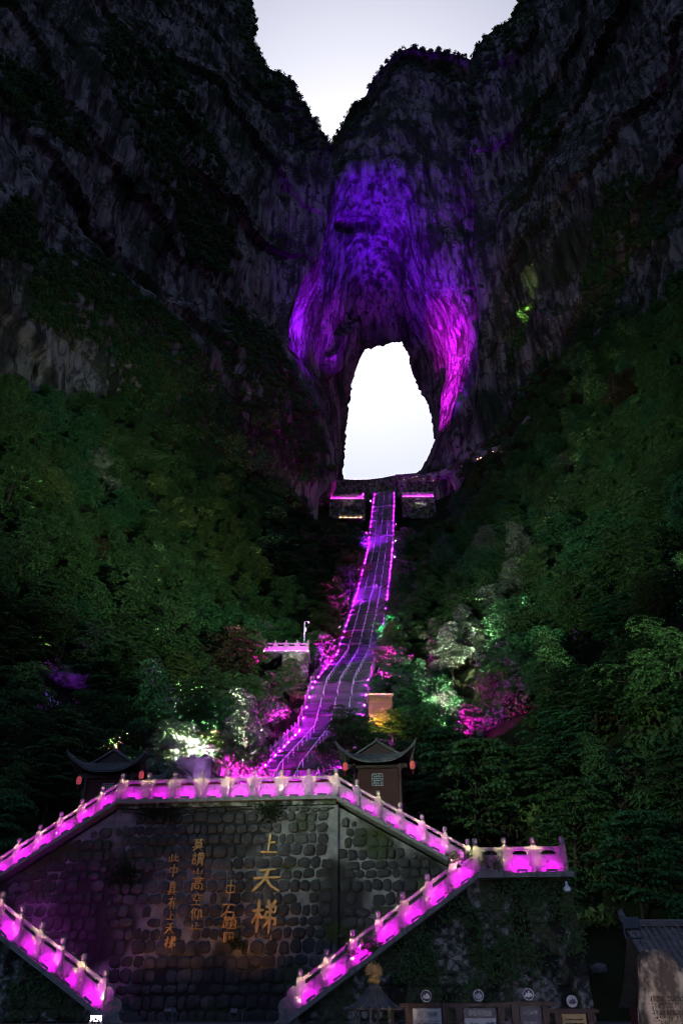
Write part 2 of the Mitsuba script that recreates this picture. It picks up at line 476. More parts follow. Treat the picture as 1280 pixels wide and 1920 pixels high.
up = np.clip(-np.sin(th), 0, 1)
r0, r1, r2 = ring(HOLE, 303.0), ring(MOUTH, 241.0), ring(OUTER, 246 + 18 * up ** 2)
t01 = np.linspace(0, 1, 110)[:, None, None]
t12 = np.linspace(0, 1, 130)[1:, None, None]
vault = r0 * (1 - t01) + r1 * t01
vault[..., 1] += 26 * np.sin(PI * t01[..., 0]) * up[None, :] ** 2                   # the ceiling hollows out behind its lip
face = r1 * (1 - t12) + r2 * t12
back = r2 + np.array([0, 60.0, -14.0])
q = np.concatenate([vault, face, (r2 + np.array([0, 8.0, 1.0]))[None], back[None]])
from scipy.ndimage import gaussian_filter1d
q[8:-3] = gaussian_filter1d(q, 9.0, axis=0, mode='nearest')[8:-3]
ampl = np.concatenate([0.08 + 0.34 * smooth(0, 0.45, np.linspace(0, 1, 110)), np.full(129, 0.42) - 0.12 * np.linspace(0, 1, 129), [0.3, 0.0]])[:, None]
d = rough_rock(q, 0.4, 1.0, 5, 0.12) * ampl
d[:12] += (meshkit.fbm(q[:12] / 2.2, 3, 71) - 0.5) * 3.2
d += (np.abs(meshkit.fbm(q / np.array([6.0, 6.0, 15.0]), 3, 61) - 0.5) - 0.12) * 9 * np.minimum(ampl, 0.6)
pxq = PX(q)
led = (smooth(628, 645, pxq[..., 0]) * (1 - smooth(690, 720, pxq[..., 0])))            # one undercut ledge high in the vault
d -= led * 9 * smooth(400, 412, pxq[..., 1]) * (1 - smooth(420, 440, pxq[..., 1]))
facet = Polygon([(597, 642), (628, 622), (650, 600), (659, 612), (652, 655), (636, 690), (606, 716), (600, 690)])
near = np.hypot(pxq[..., 0] - 628, pxq[..., 1] - 660) < 80
near[70:] = False
fd = np.zeros(d.shape)
fd[near] = np.clip(shapely.distance(facet.exterior, shapely.points(pxq[near])) / 4.0, 0, 1) * shapely.contains_xy(facet, pxq[near][:, 0], pxq[near][:, 1])
d = d * (1 - 0.6 * fd) + 7.0 * fd                                                        # one slab of rock that stands out left of the opening
q = push(q, d)
q[:, -1] = q[:, 0]
key = struct('arch_mountain', 'peak of dark rock pierced by a tall natural arch')
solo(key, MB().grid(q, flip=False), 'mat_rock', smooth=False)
ARCH = q[110:-2].reshape(-1, 3)
CREST = q[200:].reshape(-1, 3)

# rim of the platform under the arch, seen against the sky
key = struct('arch_platform', 'stone platform with its rim across the foot of the arch')
m = MB()
rim = np.array([P(u, v, 244) for u, v in [(560, 900), (600, 890), (640, 898), (665, 900), (690, 899), (715, 896), (745, 890), (775, 887), (800, 889), (830, 893), (900, 900)]])
for a, b in zip(rim[:-1], rim[1:]):
    m.hexa([[a[0], 244, 150], [b[0], 244, 150], [b[0], 262, 150], [a[0], 262, 150], a, b, [b[0], 262, b[2]], [a[0], 262, a[2]]])
solo(key, m, 'mat_mossy')

# ------------------------------------------------------------------ the long staircase
def sz(Y):
    return np.interp(Y, SY, SZ)


def stair_pt(Y, off, dz=0.0):
    return np.array([stair_x(Y), Y, sz(Y) + dz]) + SR * off


key = struct('grand_staircase', 'long straight stone stair climbing the valley to the arch')
# steps as a folded sheet; a flat landing breaks each flight now and then
z_now, prof = SZ[0], []
ycur = SY[0]
while ycur < SY[-1]:
    k = np.searchsorted(SY, ycur, side='right')
    k = min(k, len(SY) - 1)
    slope = (SZ[k] - SZ[k - 1]) / (SY[k] - SY[k - 1])
    rise = 0.19
    prof += [(ycur, z_now), (ycur, z_now + rise)]
    z_now += rise
    ycur += rise / slope
prof = np.array(prof + [(SY[-1], z_now), (262.0, z_now)])
m = MB()
left = np.array([[stair_x(y), y, z] for y, z in prof]) - SR * SW
right = np.array([[stair_x(y), y, z] for y, z in prof]) + SR * SW
m.grid(np.stack([left, right], 1), flip=True)
solo(key, m, 'mat_stair')


for i, y in enumerate(np.concatenate([np.arange(63, 132, 7.5), np.arange(138, 239, 10.0)])):
    a, b = stair_pt(y, -SW), stair_pt(y, SW)
    f = np.array([0.1128, 0.9936, 0])
    up = np.array([0, 0, 0.30])
    part(key, 'landing_edge', MB().hexa([a - f * 0.10, b - f * 0.10, b + f * 1.2, a + f * 1.2, a - f * 0.10 + up, b - f * 0.10 + up, b + f * 1.2 + up, a + f * 1.2 + up]), 'mat_wall')


def stair_line(Y0, Y1, off, dz, step=2.0):
    ys = np.unique(np.concatenate([np.arange(Y0, Y1, step), SY[(SY > Y0) & (SY < Y1)], [Y1]]))
    return np.array([stair_pt(y, off, dz) for y in ys])


for side, word in ((-1, 'left'), (1, 'right')):
    t = thing('stair_parapet', f'stone post railing along the {word} side of the long stair', 'railing', 'stair railings')
    m = MB()
    ln = stair_line(SY[0], SY[-1], side * (SW + 0.25), 0)
    for a, b in zip(ln[:-1], ln[1:]):
        w, h, lo = SR * 0.17, np.array([0, 0, 0.22]), np.array([0, 0, -3.5])
        m.hexa([a - w + lo, a + w + lo, b + w + lo, b - w + lo, a - w + h, a + w + h, b + w + h, b - w + h])
    part(t, 'kerb', m, 'mat_stair')
    m = MB()
    m.tube(stair_line(SY[0], SY[-1], side * (SW + 0.25), 1.12), 0.055, 5)
    m.tube(stair_line(SY[0], SY[-1], side * (SW + 0.25), 0.45), 0.03, 4)
    part(t, 'handrail', m, 'mat_marble')
    post = MB().box(-0.10, 0.10, -0.10, 0.10, 0, 1.3).lathe([(0.075, 1.3), (0.10, 1.36), (0.10, 1.44), (0.0, 1.5)], 8)
    shared = mikit.ply(post.out())
    for y in np.arange(SY[0] + 0.4, SY[-1], 2.2):
        if y > 150 and int(y / 2.2) % 2:
            continue
        q = stair_pt(y, side * (SW + 0.25), 0.1)
        part(t, 'post', shared, 'mat_marble', tw=T().translate(q.tolist()))
    sl = MB()
    for y in np.arange(SY[0] + 0.1, 132, 0.275):
        q = stair_pt(y, side * (SW + 0.25), 0.2)
        sl.box(q[0] - 0.025, q[0] + 0.025, q[1] - 0.025, q[1] + 0.025, q[2], q[2] + 0.92)
    labels[part(t, 'baluster', sl, 'mat_stair')] = {'kind': 'stuff'}
for i, off in enumerate((-1.8, 0.0, 1.8)):
    t = thing('dividing_handrail', ['thin pale handrail running up the stair, nearest the left railing', 'thin pale handrail running up the middle of the stair', 'thin pale handrail running up the stair, nearest the right railing'][i], 'handrail', 'handrails dividing the stair')
    m = MB()
    edges = [57.8, 72, 84, 96, 108, 118, 132, 146, 160, 172, 184, 196, 208, 220, 230, 239.6]
    for a, b in zip(edges[:-1], edges[1:]):
        m.tube(stair_line(a + 0.5, b - 0.5, off, 0.95), 0.045, 5)
    part(t, 'rail', m, 'mat_white')
    m = MB()
    for y in np.arange(58.3, 239, 2.6):
        q = stair_pt(y, off, 0)
        m.box(q[0] - 0.03, q[0] + 0.03, q[1] - 0.03, q[1] + 0.03, q[2] - 0.1, q[2] + 0.95)
    labels[part(t, 'post', m, 'mat_white')] = {'kind': 'stuff'}
# strings of little lamps on both kerbs, shining in over the treads
k = 0
for a, b in ((57.8, 72), (72, 90), (90, 101), (101, 127), (127, 147), (147, 167), (167, 200), (200, 239)):
    for side in (-1, 1):
        word = 'left' if side < 0 else 'right'
        key = thing('lamp_string', f'string of magenta lamps on the {word} kerb of the stair, {["lowest", "second", "third", "fourth", "fifth", "sixth", "seventh", "topmost"][k // 2]} stretch going up', 'light', 'lamp strings on the stair')
        m = MB()
        for y in np.arange(a + 0.3, b, 1.0 if a < 72 else 2.2 if a < 100 else 3.4):
            q = stair_pt(y, side * (SW - 0.02), 0.30)
            h = 0.05
            m.box(q[0] - h, q[0] + h, q[1] - h, q[1] + h, q[2] - h, q[2] + h)
        labels[key].pop('kind', None)
        part(key, 'cable', MB().tube(stair_line(a, b, side * (SW - 0.02), 0.22), 0.02, 4), 'mat_metal')
        labels[part(key, 'bulb', m, 'mat_lens', emitter=area(0.75, 0.008, 1.1, 110.0))] = {'kind': 'stuff'}
        k += 1

# ------------------------------------------------------------------ the retaining wall, double flights and landings (all in the wall's own frame)
def flight_z_upper(x):
    return np.where(x < XL, ZT + (x - XL) * UL, np.where(x > XR, ZT - (x - XR) * UR, ZT))


LX = 11.62                                                    # where the right upper flight meets its landing
LZ = float(flight_z_upper(LX)) - 0.0                          # plinth level there
LFR = [(12.70, 7.62), (4.55, 2.30)]                           # lower right flight, plinth line on its own plane
LFL = [(-13.2, 8.20), (-3.25, 2.35)]                          # lower left flight
LANDZ = 7.62


def rubble_wall(owner, poly, y, pitch, seed, limit=290):
    """rounded stones in uneven courses standing a few centimetres out of their mortar"""
    rs = np.random.default_rng(seed)
    x0, z0, x1, z1 = poly.bounds
    inner = prep(poly.buffer(-0.04))
    variants, raw, rest = [], [], MB()
    for k in range(14):
        n = 14
        a = np.arange(n) / n * 2 * PI
        e = rs.uniform(2.6, 4.6)
        r = (np.abs(np.cos(a)) ** e + np.abs(np.sin(a)) ** e) ** (-1 / e) * (1 + rs.normal(0, 0.075, n))
        v, depth = [], [(1.0, 0.03), (0.985, -0.055), (0.84, -0.10), (0.45, -0.118 + rs.uniform(-0.02, 0.02))]
        for s, yy in depth:
            v += [[0.5 * s * r[j] * math.cos(a[j]), yy + (rs.normal(0, 0.008) if s < 0.9 else 0), 0.5 * s * r[j] * math.sin(a[j])] for j in range(n)]
        v.append([0, -0.12, 0])
        f = [[i * n + j, i * n + (j + 1) % n, (i + 1) * n + (j + 1) % n, (i + 1) * n + j] for i in range(3) for j in range(n)]
        mb = MB().add(v, f)
        mb.f.append(np.array([[3 * n + j, 3 * n + (j + 1) % n, 4 * n] for j in range(n)]))
        variants.append(mikit.ply(mb.out(), smooth=35))
        raw.append(mb.out())
    z, made = z0, 0
    while z < z1:
        h = pitch * rs.uniform(0.72, 1.2)
        if z1 - z - h < 0.3 * pitch:
            h = z1 - z
        x = x0 - rs.uniform(0, 0.5)
        while x < x1:
            w = pitch * rs.uniform(0.62, 1.35)
            c = (x + w / 2, z + h / 2 + rs.normal(0, 0.03))
            x += w
            hh = min(h * rs.uniform(0.82, 0.97), 2 * min(z1 - 0.05 - c[1], c[1] - z0))
            ww = w * rs.uniform(0.88, 1.0)
            if rs.uniform() < 0.05:
                continue
            if not inner.contains(shapely.box(c[0] - ww / 2, c[1] - hh / 2, c[0] + ww / 2, c[1] + hh / 2)):
                ww, hh = ww * 0.6, hh * 0.6
                c = (c[0] + rs.uniform(-0.1, 0.1), c[1] - 0.17 * h)
            if inner.contains(shapely.box(c[0] - ww / 2, c[1] - hh / 2, c[0] + ww / 2, c[1] + hh / 2)) and made >= limit:
                vv, ff = raw[rs.integers(14)]
                rest.add(vv * np.array([ww, 1.0, hh]) + np.array([c[0], y, c[1]]), ff)
            elif inner.contains(shapely.box(c[0] - ww / 2, c[1] - hh / 2, c[0] + ww / 2, c[1] + hh / 2)):
                tw = TW @ T().translate([float(c[0]), float(y + rs.uniform(-0.01, 0.03)), float(c[1])]).rotate([0, 1, 0], float(rs.normal(0, 4))).scale([float(ww), float(rs.uniform(0.7, 1.3)), float(hh)])
                part(owner, 'stone', variants[rs.integers(14)], 'mat_stone', tw=tw)
                made += 1
        z += h
    if rest.n:
        labels[part(owner, 'upper_stones', rest, 'mat_stone', smooth=35, tw=TW)] = {'kind': 'stuff'}
    return made


center = Polygon([(XL, 1.5), (XR, 1.5), (XR, ZT - 0.42), (XL, ZT - 0.42)])
t = thing('inscription_wall', 'tall rubble stone retaining wall carved with gold characters below the terrace', 'wall')
WALL = t
part(t, 'masonry', MB().box(XL, XR, 0.0, 1.6, 1.2, ZT - 0.4), 'mat_wall', tw=TW)
part(t, 'coping', MB().box(XL - 0.05, XR + 0.05, -0.46, 1.8, ZT - 0.18, ZT), 'mat_marble', tw=TW)
part(t, 'under_course', MB().box(XL, XR, -0.16, 1.6, ZT - 0.40, ZT - 0.18), 'mat_mossy', tw=TW)
NS = [rubble_wall(t, center, 0.0, 0.585, 3, 299)]
part(t, 'corner_strip', MB().box(XL - 0.10, XL + 0.16, -0.045, 1.0, 1.4, ZT - 0.42), 'mat_wall', tw=TW)
part(t, 'corner_strip', MB().box(XR - 0.16, XR + 0.10, -0.045, 1.0, 1.4, ZT - 0.42), 'mat_wall', tw=TW)
for side, word in ((-1, 'left'), (1, 'right')):
    xa = XL if side < 0 else XR
    xb = -15.5 if side < 0 else LX + 1.0
    f = lambda x: float(flight_z_upper(x)) - 0.42
    poly = Polygon([(xa, 1.4), (xb, 1.4), (xb, f(xb)), (xa, f(xa))])
    t = thing('flight_wall', f'purple tinged rubble stone wall below the {word} upper flight', 'wall')
    part(t, 'masonry', MB().prism(poly, 0.10, 2.0), 'mat_wall', tw=TW)
    lo = (lambda x: np.interp(x, [LFL[0][0], LFL[1][0]], [LFL[0][1], LFL[1][1]]) - 1.0) if side < 0 else (lambda x: np.interp(x, [LFR[1][0], LFR[0][0]], [LFR[1][1], LFR[0][1]]) - 0.6)
    seen = Polygon([(xa, 1.6), (xb, lo(xb)), (xb, f(xb)), (xa, f(xa))])
    NS.append(rubble_wall(t, seen.buffer(0), 0.10, 0.58, 4 + side))
    m = MB()
    if side < 0:
        m.slab(xb, xa - 0.05, -0.46, 1.8, f(xb) + 0.22, f(xa - 0.05) + 0.22, 0.20)
    else:
        m.slab(xa + 0.05, LX, -0.46, 1.8, f(xa + 0.05) + 0.22, f(LX) + 0.22, 0.20)
    part(t, 'coping', m, 'mat_marble', tw=TW)
    # the steps behind the balustrade
    m = MB()
    n = 34 if side > 0 else 46
    for i in range(n):
        u0, u1 = xa + (xb - xa) * i / n, xa + (xb - xa) * (i + 1) / n
        zz = float(flight_z_upper((u0 + u1) / 2))
        m.box(min(u0, u1), max(u0, u1), 1.8, 5.2, zz - 3.0, zz)
    part(t, 'step', m, 'mat_stair', tw=TW)

t = struct('terrace_floor', 'paved terrace between the upper flights')
solo(t, MB().box(XL, XR, 1.8, 12.5, ZT - 1.5, ZT - 0.01), 'mat_stair', tw=TW)

for side, word in ((-1, 'left'), (1, 'right')):
    t = thing('front_wall', f'dark mossy stone wall carrying the {word} lower flight', 'wall')
    if side > 0:
        top = [(LFR[1][0], LFR[1][1] - 0.2), (LFR[0][0], LANDZ - 0.2), (16.72, LANDZ - 0.2)]
        poly = Polygon([(4.2, 1.0)] + top + [(17.0, 1.0)])
        m = trimesh.creation.extrude_polygon(poly, 5.0, engine='earcut')
        steps = (LFR[0], LFR[1])
    else:
        poly = Polygon([(-19, 1.0), (-19, 8.0)] + [(LFL[0][0] - 0.01, LFL[0][1] - 0.2), (LFL[1][0], LFL[1][1] - 0.2)] + [(-2.9, 1.0)])
        steps = (LFL[0], LFL[1])
    # front face as a fine sheet with rough relief, cut to the outline
    x0, z0, x1, z1 = poly.bounds
    m = MB().prism(poly.buffer(0.0), YF + 0.12, -0.35)
    part(t, 'masonry', m, 'mat_mossy', tw=TW)
    # rough blocks facing it
    rs = np.random.default_rng(40 + side)
    inner = prep(poly.buffer(-0.05))
    blocks, z, made = [], z0, 0
    while z < z1:
        h = rs.uniform(0.42, 0.75)
        x = x0 - rs.uniform(0, 0.6)
        while x < x1:
            w = rs.uniform(0.5, 1.25)
            bx = shapely.box(x + 0.02, z + 0.02, x + w - 0.02, z + h - 0.02)
            x += w
            if not inner.contains(bx) or bx.bounds[2] < -13.5:
                continue
            a0, c0, a1, c1 = bx.bounds
            n8 = 10
            aa = (np.arange(n8) + 0.5) / n8 * 2 * PI
            e = 5.0
            r = (np.abs(np.cos(aa)) ** e + np.abs(np.sin(aa)) ** e) ** (-1 / e) * (1 + rs.normal(0, 0.05, n8))
            dpt = rs.uniform(0.02, 0.14)
            v = []
            for s, yy in ((1.0, 0.14), (0.97, 0.10 - dpt * 0.6), (0.80, 0.10 - dpt)):
                v += [[(a0 + a1) / 2 + (a1 - a0) / 2 * s * r[j] * math.cos(aa[j]), YF + yy + rs.normal(0, 0.012), (c0 + c1) / 2 + (c1 - c0) / 2 * s * r[j] * math.sin(aa[j])] for j in range(n8)]
            v.append([(a0 + a1) / 2, YF + 0.10 - dpt, (c0 + c1) / 2])
            ff = [[i * n8 + j, i * n8 + (j + 1) % n8, (i + 1) * n8 + (j + 1) % n8, (i + 1) * n8 + j] for i in range(2) for j in range(n8)]
            mb = MB().add(v, ff)
            mb.f.append(np.array([[2 * n8 + j, 2 * n8 + (j + 1) % n8, 3 * n8] for j in range(n8)]))
            if made < 290:
                part(t, 'stone', mikit.ply(mb.out(), smooth=40), 'mat_mossy', tw=TW)
                made += 1
        z += h
    m = MB()
    (xa, za), (xb, zb) = steps
    lo_x, hi_x = min(xa, xb), max(xa, xb)
    zlo, zhi = (za, zb) if xa < xb else (zb, za)
    m.slab(lo_x, hi_x, YF - 0.42, YF + 0.5, zlo - 0.22, zhi - 0.22, 0.22)
    if side > 0:
        m.box(LFR[0][0] + 0.003, 16.85, YF - 0.42, YF + 0.5, LANDZ - 0.20, LANDZ)
    part(t, 'coping', m, 'mat_marble', tw=TW)
    m = MB()
    n = 34
    for i in range(n):
        u0, u1 = xa + (xb - xa) * i / n, xa + (xb - xa) * (i + 1) / n
        zz = za + (zb - za) * (i + 0.5) / n
        m.box(min(u0, u1), max(u0, u1), YF + 0.5, -0.25, zz - 1.5, zz)
    part(t, 'step', m, 'mat_stair', tw=TW)
    m = MB()
    if side > 0:
        m.box(LX + 0.02, 16.72, YF + 0.5, 5.2, LANDZ - 0.6, LANDZ - 0.01)
        m.box(13.2, 16.7, -0.3, 5.2, 0.5, LANDZ - 0.6)
    else:
        m.box(-19, LFL[0][0], YF + 0.5, 5.2, LFL[0][1] - 0.6, LFL[0][1] - 0.01)
    part(t, 'landing', m, 'mat_stair', tw=TW)

# ------------------------------------------------------------------ balustrades
def post_mesh():
    m = MB().box(-0.125, 0.125, -0.125, 0.125, 0.0, 1.16)
    m.box(-0.105, 0.105, -0.128, -0.12, 0.12, 1.06)
    m.lathe([(0.13, 1.16), (0.13, 1.19), (0.085, 1.21), (0.085, 1.24), (0.118, 1.27), (0.122, 1.44), (0.10, 1.50), (0.0, 1.52)], 12)
    return m


POST = mikit.ply(post_mesh().out(), smooth=40)
BARS, GLOWS = [], []


def light_bar(p, w, slope, label, group, k):
    """a flood bar on the ledge in front of a panel: housing, bracket and its glowing strip turned up against the panel"""
    t = thing('light_bar', label, 'light', group)
    tw = TW @ T().translate([float(x) for x in p]) @ T().rotate([0, 1, 0], -math.degrees(math.atan(slope)))
    part(t, 'housing', MB().box(-w / 2, w / 2, -0.07, 0.035, 0.03, 0.055).box(-w / 2, w / 2, -0.07, -0.045, 0.055, 0.13), 'mat_metal', tw=tw)
    part(t, 'bracket', MB().box(-w / 2 + 0.05, -w / 2 + 0.09, -0.05, 0.03, 0.0, 0.03).box(w / 2 - 0.09, w / 2 - 0.05, -0.05, 0.03, 0.0, 0.03), 'mat_metal', tw=tw)
    q = MB().add([[-w / 2 + 0.02, -0.04, 0.105], [w / 2 - 0.02, -0.04, 0.105], [w / 2 - 0.02, 0.03, 0.06], [-w / 2 + 0.02, 0.03, 0.06]], [[0, 1, 2, 3]])
    part(t, 'lamp_strip', q, 'mat_lens', tw=tw, emitter=area(1.0, 0.003, 1.05, k))


def post_lamp(p, label, group, k):
    t = thing('post_lamp', label, 'light', group)
    tw = TW @ T().translate([float(x) for x in p])
    part(t, 'housing', MB().lathe([(0.0, 0.0), (0.07, 0.0), (0.075, 0.07), (0.06, 0.075)], 10), 'mat_metal', tw=tw)
    part(t, 'lens', MB().add([[-0.05, -0.03, 0.085], [0.05, -0.03, 0.085], [0.05, 0.05, 0.074], [-0.05, 0.05, 0.074]], [[0, 1, 2, 3]]), 'mat_lens', tw=tw)
    src = loc(p[0], p[1], p[2] + 0.10)
    scene[f'{t}__beam'] = {'type': 'spot', 'to_world': T().look_at(origin=src.tolist(), target=loc(p[0], p[1] + 0.235, p[2] + 1.0).tolist(), up=[0, 1, 0]),
                           'intensity': rgb(1.0 * k * LAMP, 0.82 * k * LAMP, 0.30 * k * LAMP), 'cutoff_angle': 26.0, 'beam_width': 9.0, 'sampling_weight': 0.7}


def balustrade(label, name, x0, z0, x1, z1, n, y, where, fancy=False, last=True, first=True, ledge=0.27, bars=None, bar_k=4.0, lamp_k=15.0, skip=(), warm=None):
    """posts, panels, rails and plinths of one straight run of n bays from (x0, z0) to (x1, z1) on the plane y"""
    t = thing(name, label, 'balustrade', 'stone balustrades')
    dx, dz = (x1 - x0) / n, (z1 - z0) / n
    sl = dz / dx
    sgn = 1 if dx > 0 else -1
    for i in range(n + 1):
        if (i == 0 and not first) or (i == n and not last):
            continue
        part(t, 'post', POST, 'mat_marble', tw=TW @ T().translate([float(x0 + dx * i), float(y), float(z0 + dz * i)]))
        if warm is None or i in warm:
            post_lamp((x0 + dx * i, y - 0.26, z0 + dz * i + 0.0), f'warm lamp at the foot of the {nth(i + 1)} post, {where}', 'warm lamps at the foot of posts', lamp_k)
    w = abs(dx) - 0.25
    for i in range(n):
        cx, cz = x0 + dx * (i + 0.5), z0 + dz * (i + 0.5)
        a, b = cx - w / 2, cx + w / 2
        f = lambda x: cz + (x - cx) * sl
        part(t, 'plinth', MB().slab(a, b, y - 0.11, y + 0.11, f(a), f(b), 0.13), 'mat_marble', tw=TW)
        m = MB()
        m.slab(a, b, y - 0.055, y + 0.055, f(a) + 0.13, f(b) + 0.13, 0.66)
        # raised border round a sunk field
        e = 0.085
        m.slab(a + e, b - e, y - 0.072, y - 0.055, f(a + e) + 0.20, f(b - e) + 0.20, 0.035)
        m.slab(a + e, b - e, y - 0.072, y - 0.055, f(a + e) + 0.70, f(b - e) + 0.70, 0.035)
        m.slab(a + e, a + e + 0.04, y - 0.070, y - 0.055, f(a + e) + 0.23, f(a + e + 0.04) + 0.23, 0.475)
        m.slab(b - e - 0.04, b - e, y - 0.070, y - 0.055, f(b - e - 0.04) + 0.23, f(b - e) + 0.23, 0.475)
        # stiles beside the opening
        sw = w * (0.20 if fancy else 0.12)
        for c0, c1 in ((a, a + sw), (b - sw, b)):
            m.slab(c0, c1, y - 0.05, y + 0.05, f(c0) + 0.79, f(c1) + 0.79, 0.17)
        if fancy:
            for s, c0 in ((1, a + sw), (-1, b - sw)):
                for st, hh in ((0.07, 0.075), (0.14, 0.035)):
                    p0, p1 = (c0, c0 + s * st) if s > 0 else (c0 + s * st, c0)
                    m.slab(p0, p1, y - 0.045 + st * 0.02, y + 0.045 - st * 0.02, f(p0) + 0.96 - hh, f(p1) + 0.96 - hh, hh)
        part(t, 'panel', m, 'mat_marble', tw=TW)
        part(t, 'rail', MB().slab(a, b, y - 0.085, y + 0.085, f(a) + 0.96, f(b) + 0.96, 0.15), 'mat_marble', tw=TW)
        if i not in skip and (bars is None or i in bars):
            rs = random.Random(hash((round(cx * 100), round(cz * 100))))
            light_bar((cx, y - ledge - 0.03, cz + 0.005 + abs(sl) * 0.0), min(0.5, w * 0.52), sl, f'magenta light bar under the {nth(i + 1)} panel of the {where}', 'magenta light bars under the panels', bar_k * 8.5 * rs.choice([0.55, 0.8, 1.0, 1.25, 1.5]))
    return t


YB = 0.0 - 0.06
balustrade('white stone balustrade along the front of the terrace, above the inscribed wall', 'terrace_balustrade', XL, ZT, XR, ZT, 8, YB, 'terrace balustrade, from the left', fancy=True, bar_k=4.2)
balustrade('sloping stone balustrade of the left upper flight, running down out of the frame', 'flight_balustrade', XL, ZT, XL - 7.35, ZT - 7.35 * UL, 7, YB, 'left upper flight, from the terrace', first=False)
balustrade('sloping stone balustrade of the right upper flight, from the terrace down to the landing', 'flight_balustrade', XR, ZT, XR + 6.82, ZT - 6.82 * UR, 6, YB, 'right upper flight, from the terrace', first=False)
balustrade('sloping stone balustrade of the right lower flight, below the landing', 'flight_balustrade', LFR[0][0], LFR[0][1], LFR[1][0] + 0.35, LFR[1][1] + 0.22, 7, YF, 'right lower flight, from the landing', first=False)
balustrade('level stone balustrade on the landing at the right end, with an unlit first panel', 'landing_balustrade', LFR[0][0], LANDZ, 16.55, LANDZ, 3, YF, 'right landing, from the left', fancy=True, bars=(1, 2), warm=(0, 1, 2))
balustrade('sloping stone balustrade of the left lower flight, in the lower left corner', 'flight_balustrade', LFL[1][0] - 0.30, LFL[1][1] + 0.18, LFL[0][0], LFL[0][1], 9, YF, 'left lower flight, from its foot', bars=range(7), warm=range(7))

# ------------------------------------------------------------------ vegetation
def cards(pos, nrm, size, rs, aspect=0.55):
    """folded leaf sprays: one pointed card per position, facing nrm"""
    n = len(pos)
    a = rs.normal(size=(n, 3))
    t = np.cross(nrm, a)
    t /= np.linalg.norm(t, axis=1, keepdims=True) + 1e-9
    b = np.cross(nrm, t)
    s = (size * rs.uniform(0.6, 1.35, n))[:, None]
    v = np.stack([pos - t * s, pos - b * s * aspect * 0.9 + nrm * s * 0.12, pos + t * s, pos + b * s * aspect * 0.9 + nrm * s * 0.12], 1).reshape(-1, 3)
    i = np.arange(n)[:, None] * 4
    return v, np.vstack([i + [0, 1, 2], i + [0, 2, 3]])


def make_tree(kind, seed):
    """(trunk and limbs, crown) of one tree about 7 m tall with its foot at the origin"""
    rs = np.random.default_rng(seed)
    wood, crown = MB(), MB()
    H = rs.uniform(6.6, 7.6)
    lean = rs.normal(0, 0.35, 2)
    zz = np.linspace(0, H * 0.86, 8)
    tr = np.stack([lean[0] * (zz / H) ** 1.5 + np.cumsum(rs.normal(0, 0.05, 8)), lean[1] * (zz / H) ** 1.5 + np.cumsum(rs.normal(0, 0.05, 8)), zz], 1)
    tr[0] = 0
    wood.tube(np.vstack([[0, 0, -2.2], tr]), np.concatenate([[0.2], np.linspace(0.17, 0.03, 8)]), 6)
    pads = []
    spec = {'layered': (24, 3.5, 0.20), 'round': (28, 3.2, 0.42), 'feathery': (44, 2.3, 0.55), 'open': (18, 3.6, 0.20)}[kind]
    nb, R, flat = spec
    for k in range(nb):
        h = (0.30 + 0.70 * ((k + rs.uniform(0, 1)) / nb)) * H
        f = (h / H - 0.30) / 0.70
        reach = R * {'layered': (1 - f) ** 0.55 * (0.55 + 0.6 * min(1, f * 3)), 'round': math.sqrt(max(0.05, 1 - (2 * f - 0.9) ** 2 * 0.82)), 'feathery': (1 - f) ** 0.8 + 0.08, 'open': (1 - f) ** 0.4 * 0.95}[kind] * rs.uniform(0.45, 1.08)
        a = k * 2.399 + rs.normal(0, 0.4)
        base = np.array([np.interp(h * 0.80, zz, tr[:, i]) for i in range(3)])
        rise = rs.uniform(-0.05, 0.35) if kind != 'feathery' else rs.uniform(0.3, 0.9)
        end = base + np.array([math.cos(a) * reach, math.sin(a) * reach, h - base[2] + reach * rise * 0.5])
        mid = (base + end) / 2 + np.array([0, 0, 0.18 * reach])
        wood.tube([base, mid, end], [0.055, 0.035, 0.012], 4, cap=False)
        for j in range(3 if kind != 'open' else 4):
            w = base + (end - base) * rs.uniform(0.45, 1.08) + rs.normal(0, 0.32, 3) * np.array([1, 1, 0.35])
            pads.append((w, rs.uniform(0.45, 1.25) * (0.8 if kind == 'feathery' else 1.0)))
    for c, r in pads:
        n = int({'layered': 105, 'round': 95, 'feathery': 60, 'open': 80}[kind] * r * r * 1.5)
        q = rs.normal(size=(n, 3))
        q /= np.linalg.norm(q, axis=1, keepdims=True)
        q *= rs.uniform(0.25, 1, n)[:, None] ** 0.5
        q[:, 2] = np.abs(q[:, 2]) * 0.9 - 0.12 if kind != 'round' else q[:, 2]
        pos = c + q * r * np.array([1, 1, flat])
        pos[:, 2] -= (q[:, 0] ** 2 + q[:, 1] ** 2) * r * 0.22
        nr = q * 0.55 + np.array([0, 0, 0.9]) + rs.normal(0, 0.45, (n, 3))
        if kind == 'feathery':
            nr = q + rs.normal(0, 0.5, (n, 3))
        nr /= np.linalg.norm(nr, axis=1, keepdims=True)
        crown.add(*cards(pos, nr, 0.15 if kind != 'feathery' else 0.13, rs))
    return wood, crown


def make_bush(seed, n=260, size=0.16, flat=0.7, up=0.25):
    rs = np.random.default_rng(seed)
    m = MB()
    for k in range(7):
        c = rs.normal(0, 0.5, 3) * np.array([1, 1, 0.3]) + np.array([0, 0, 0.45])
        q = rs.normal(size=(n // 7, 3))
        q /= np.linalg.norm(q, axis=1, keepdims=True)
        pos = c + q * rs.uniform(0.3, 1, len(q))[:, None] * 0.62 * np.array([1, 1, flat])
        nr = q * 0.8 + np.array([0, 0, up]) + rs.normal(0, 0.4, q.shape)
        nr /= np.linalg.norm(nr, axis=1, keepdims=True)
        m.add(*cards(pos, nr, size, rs))
    return m


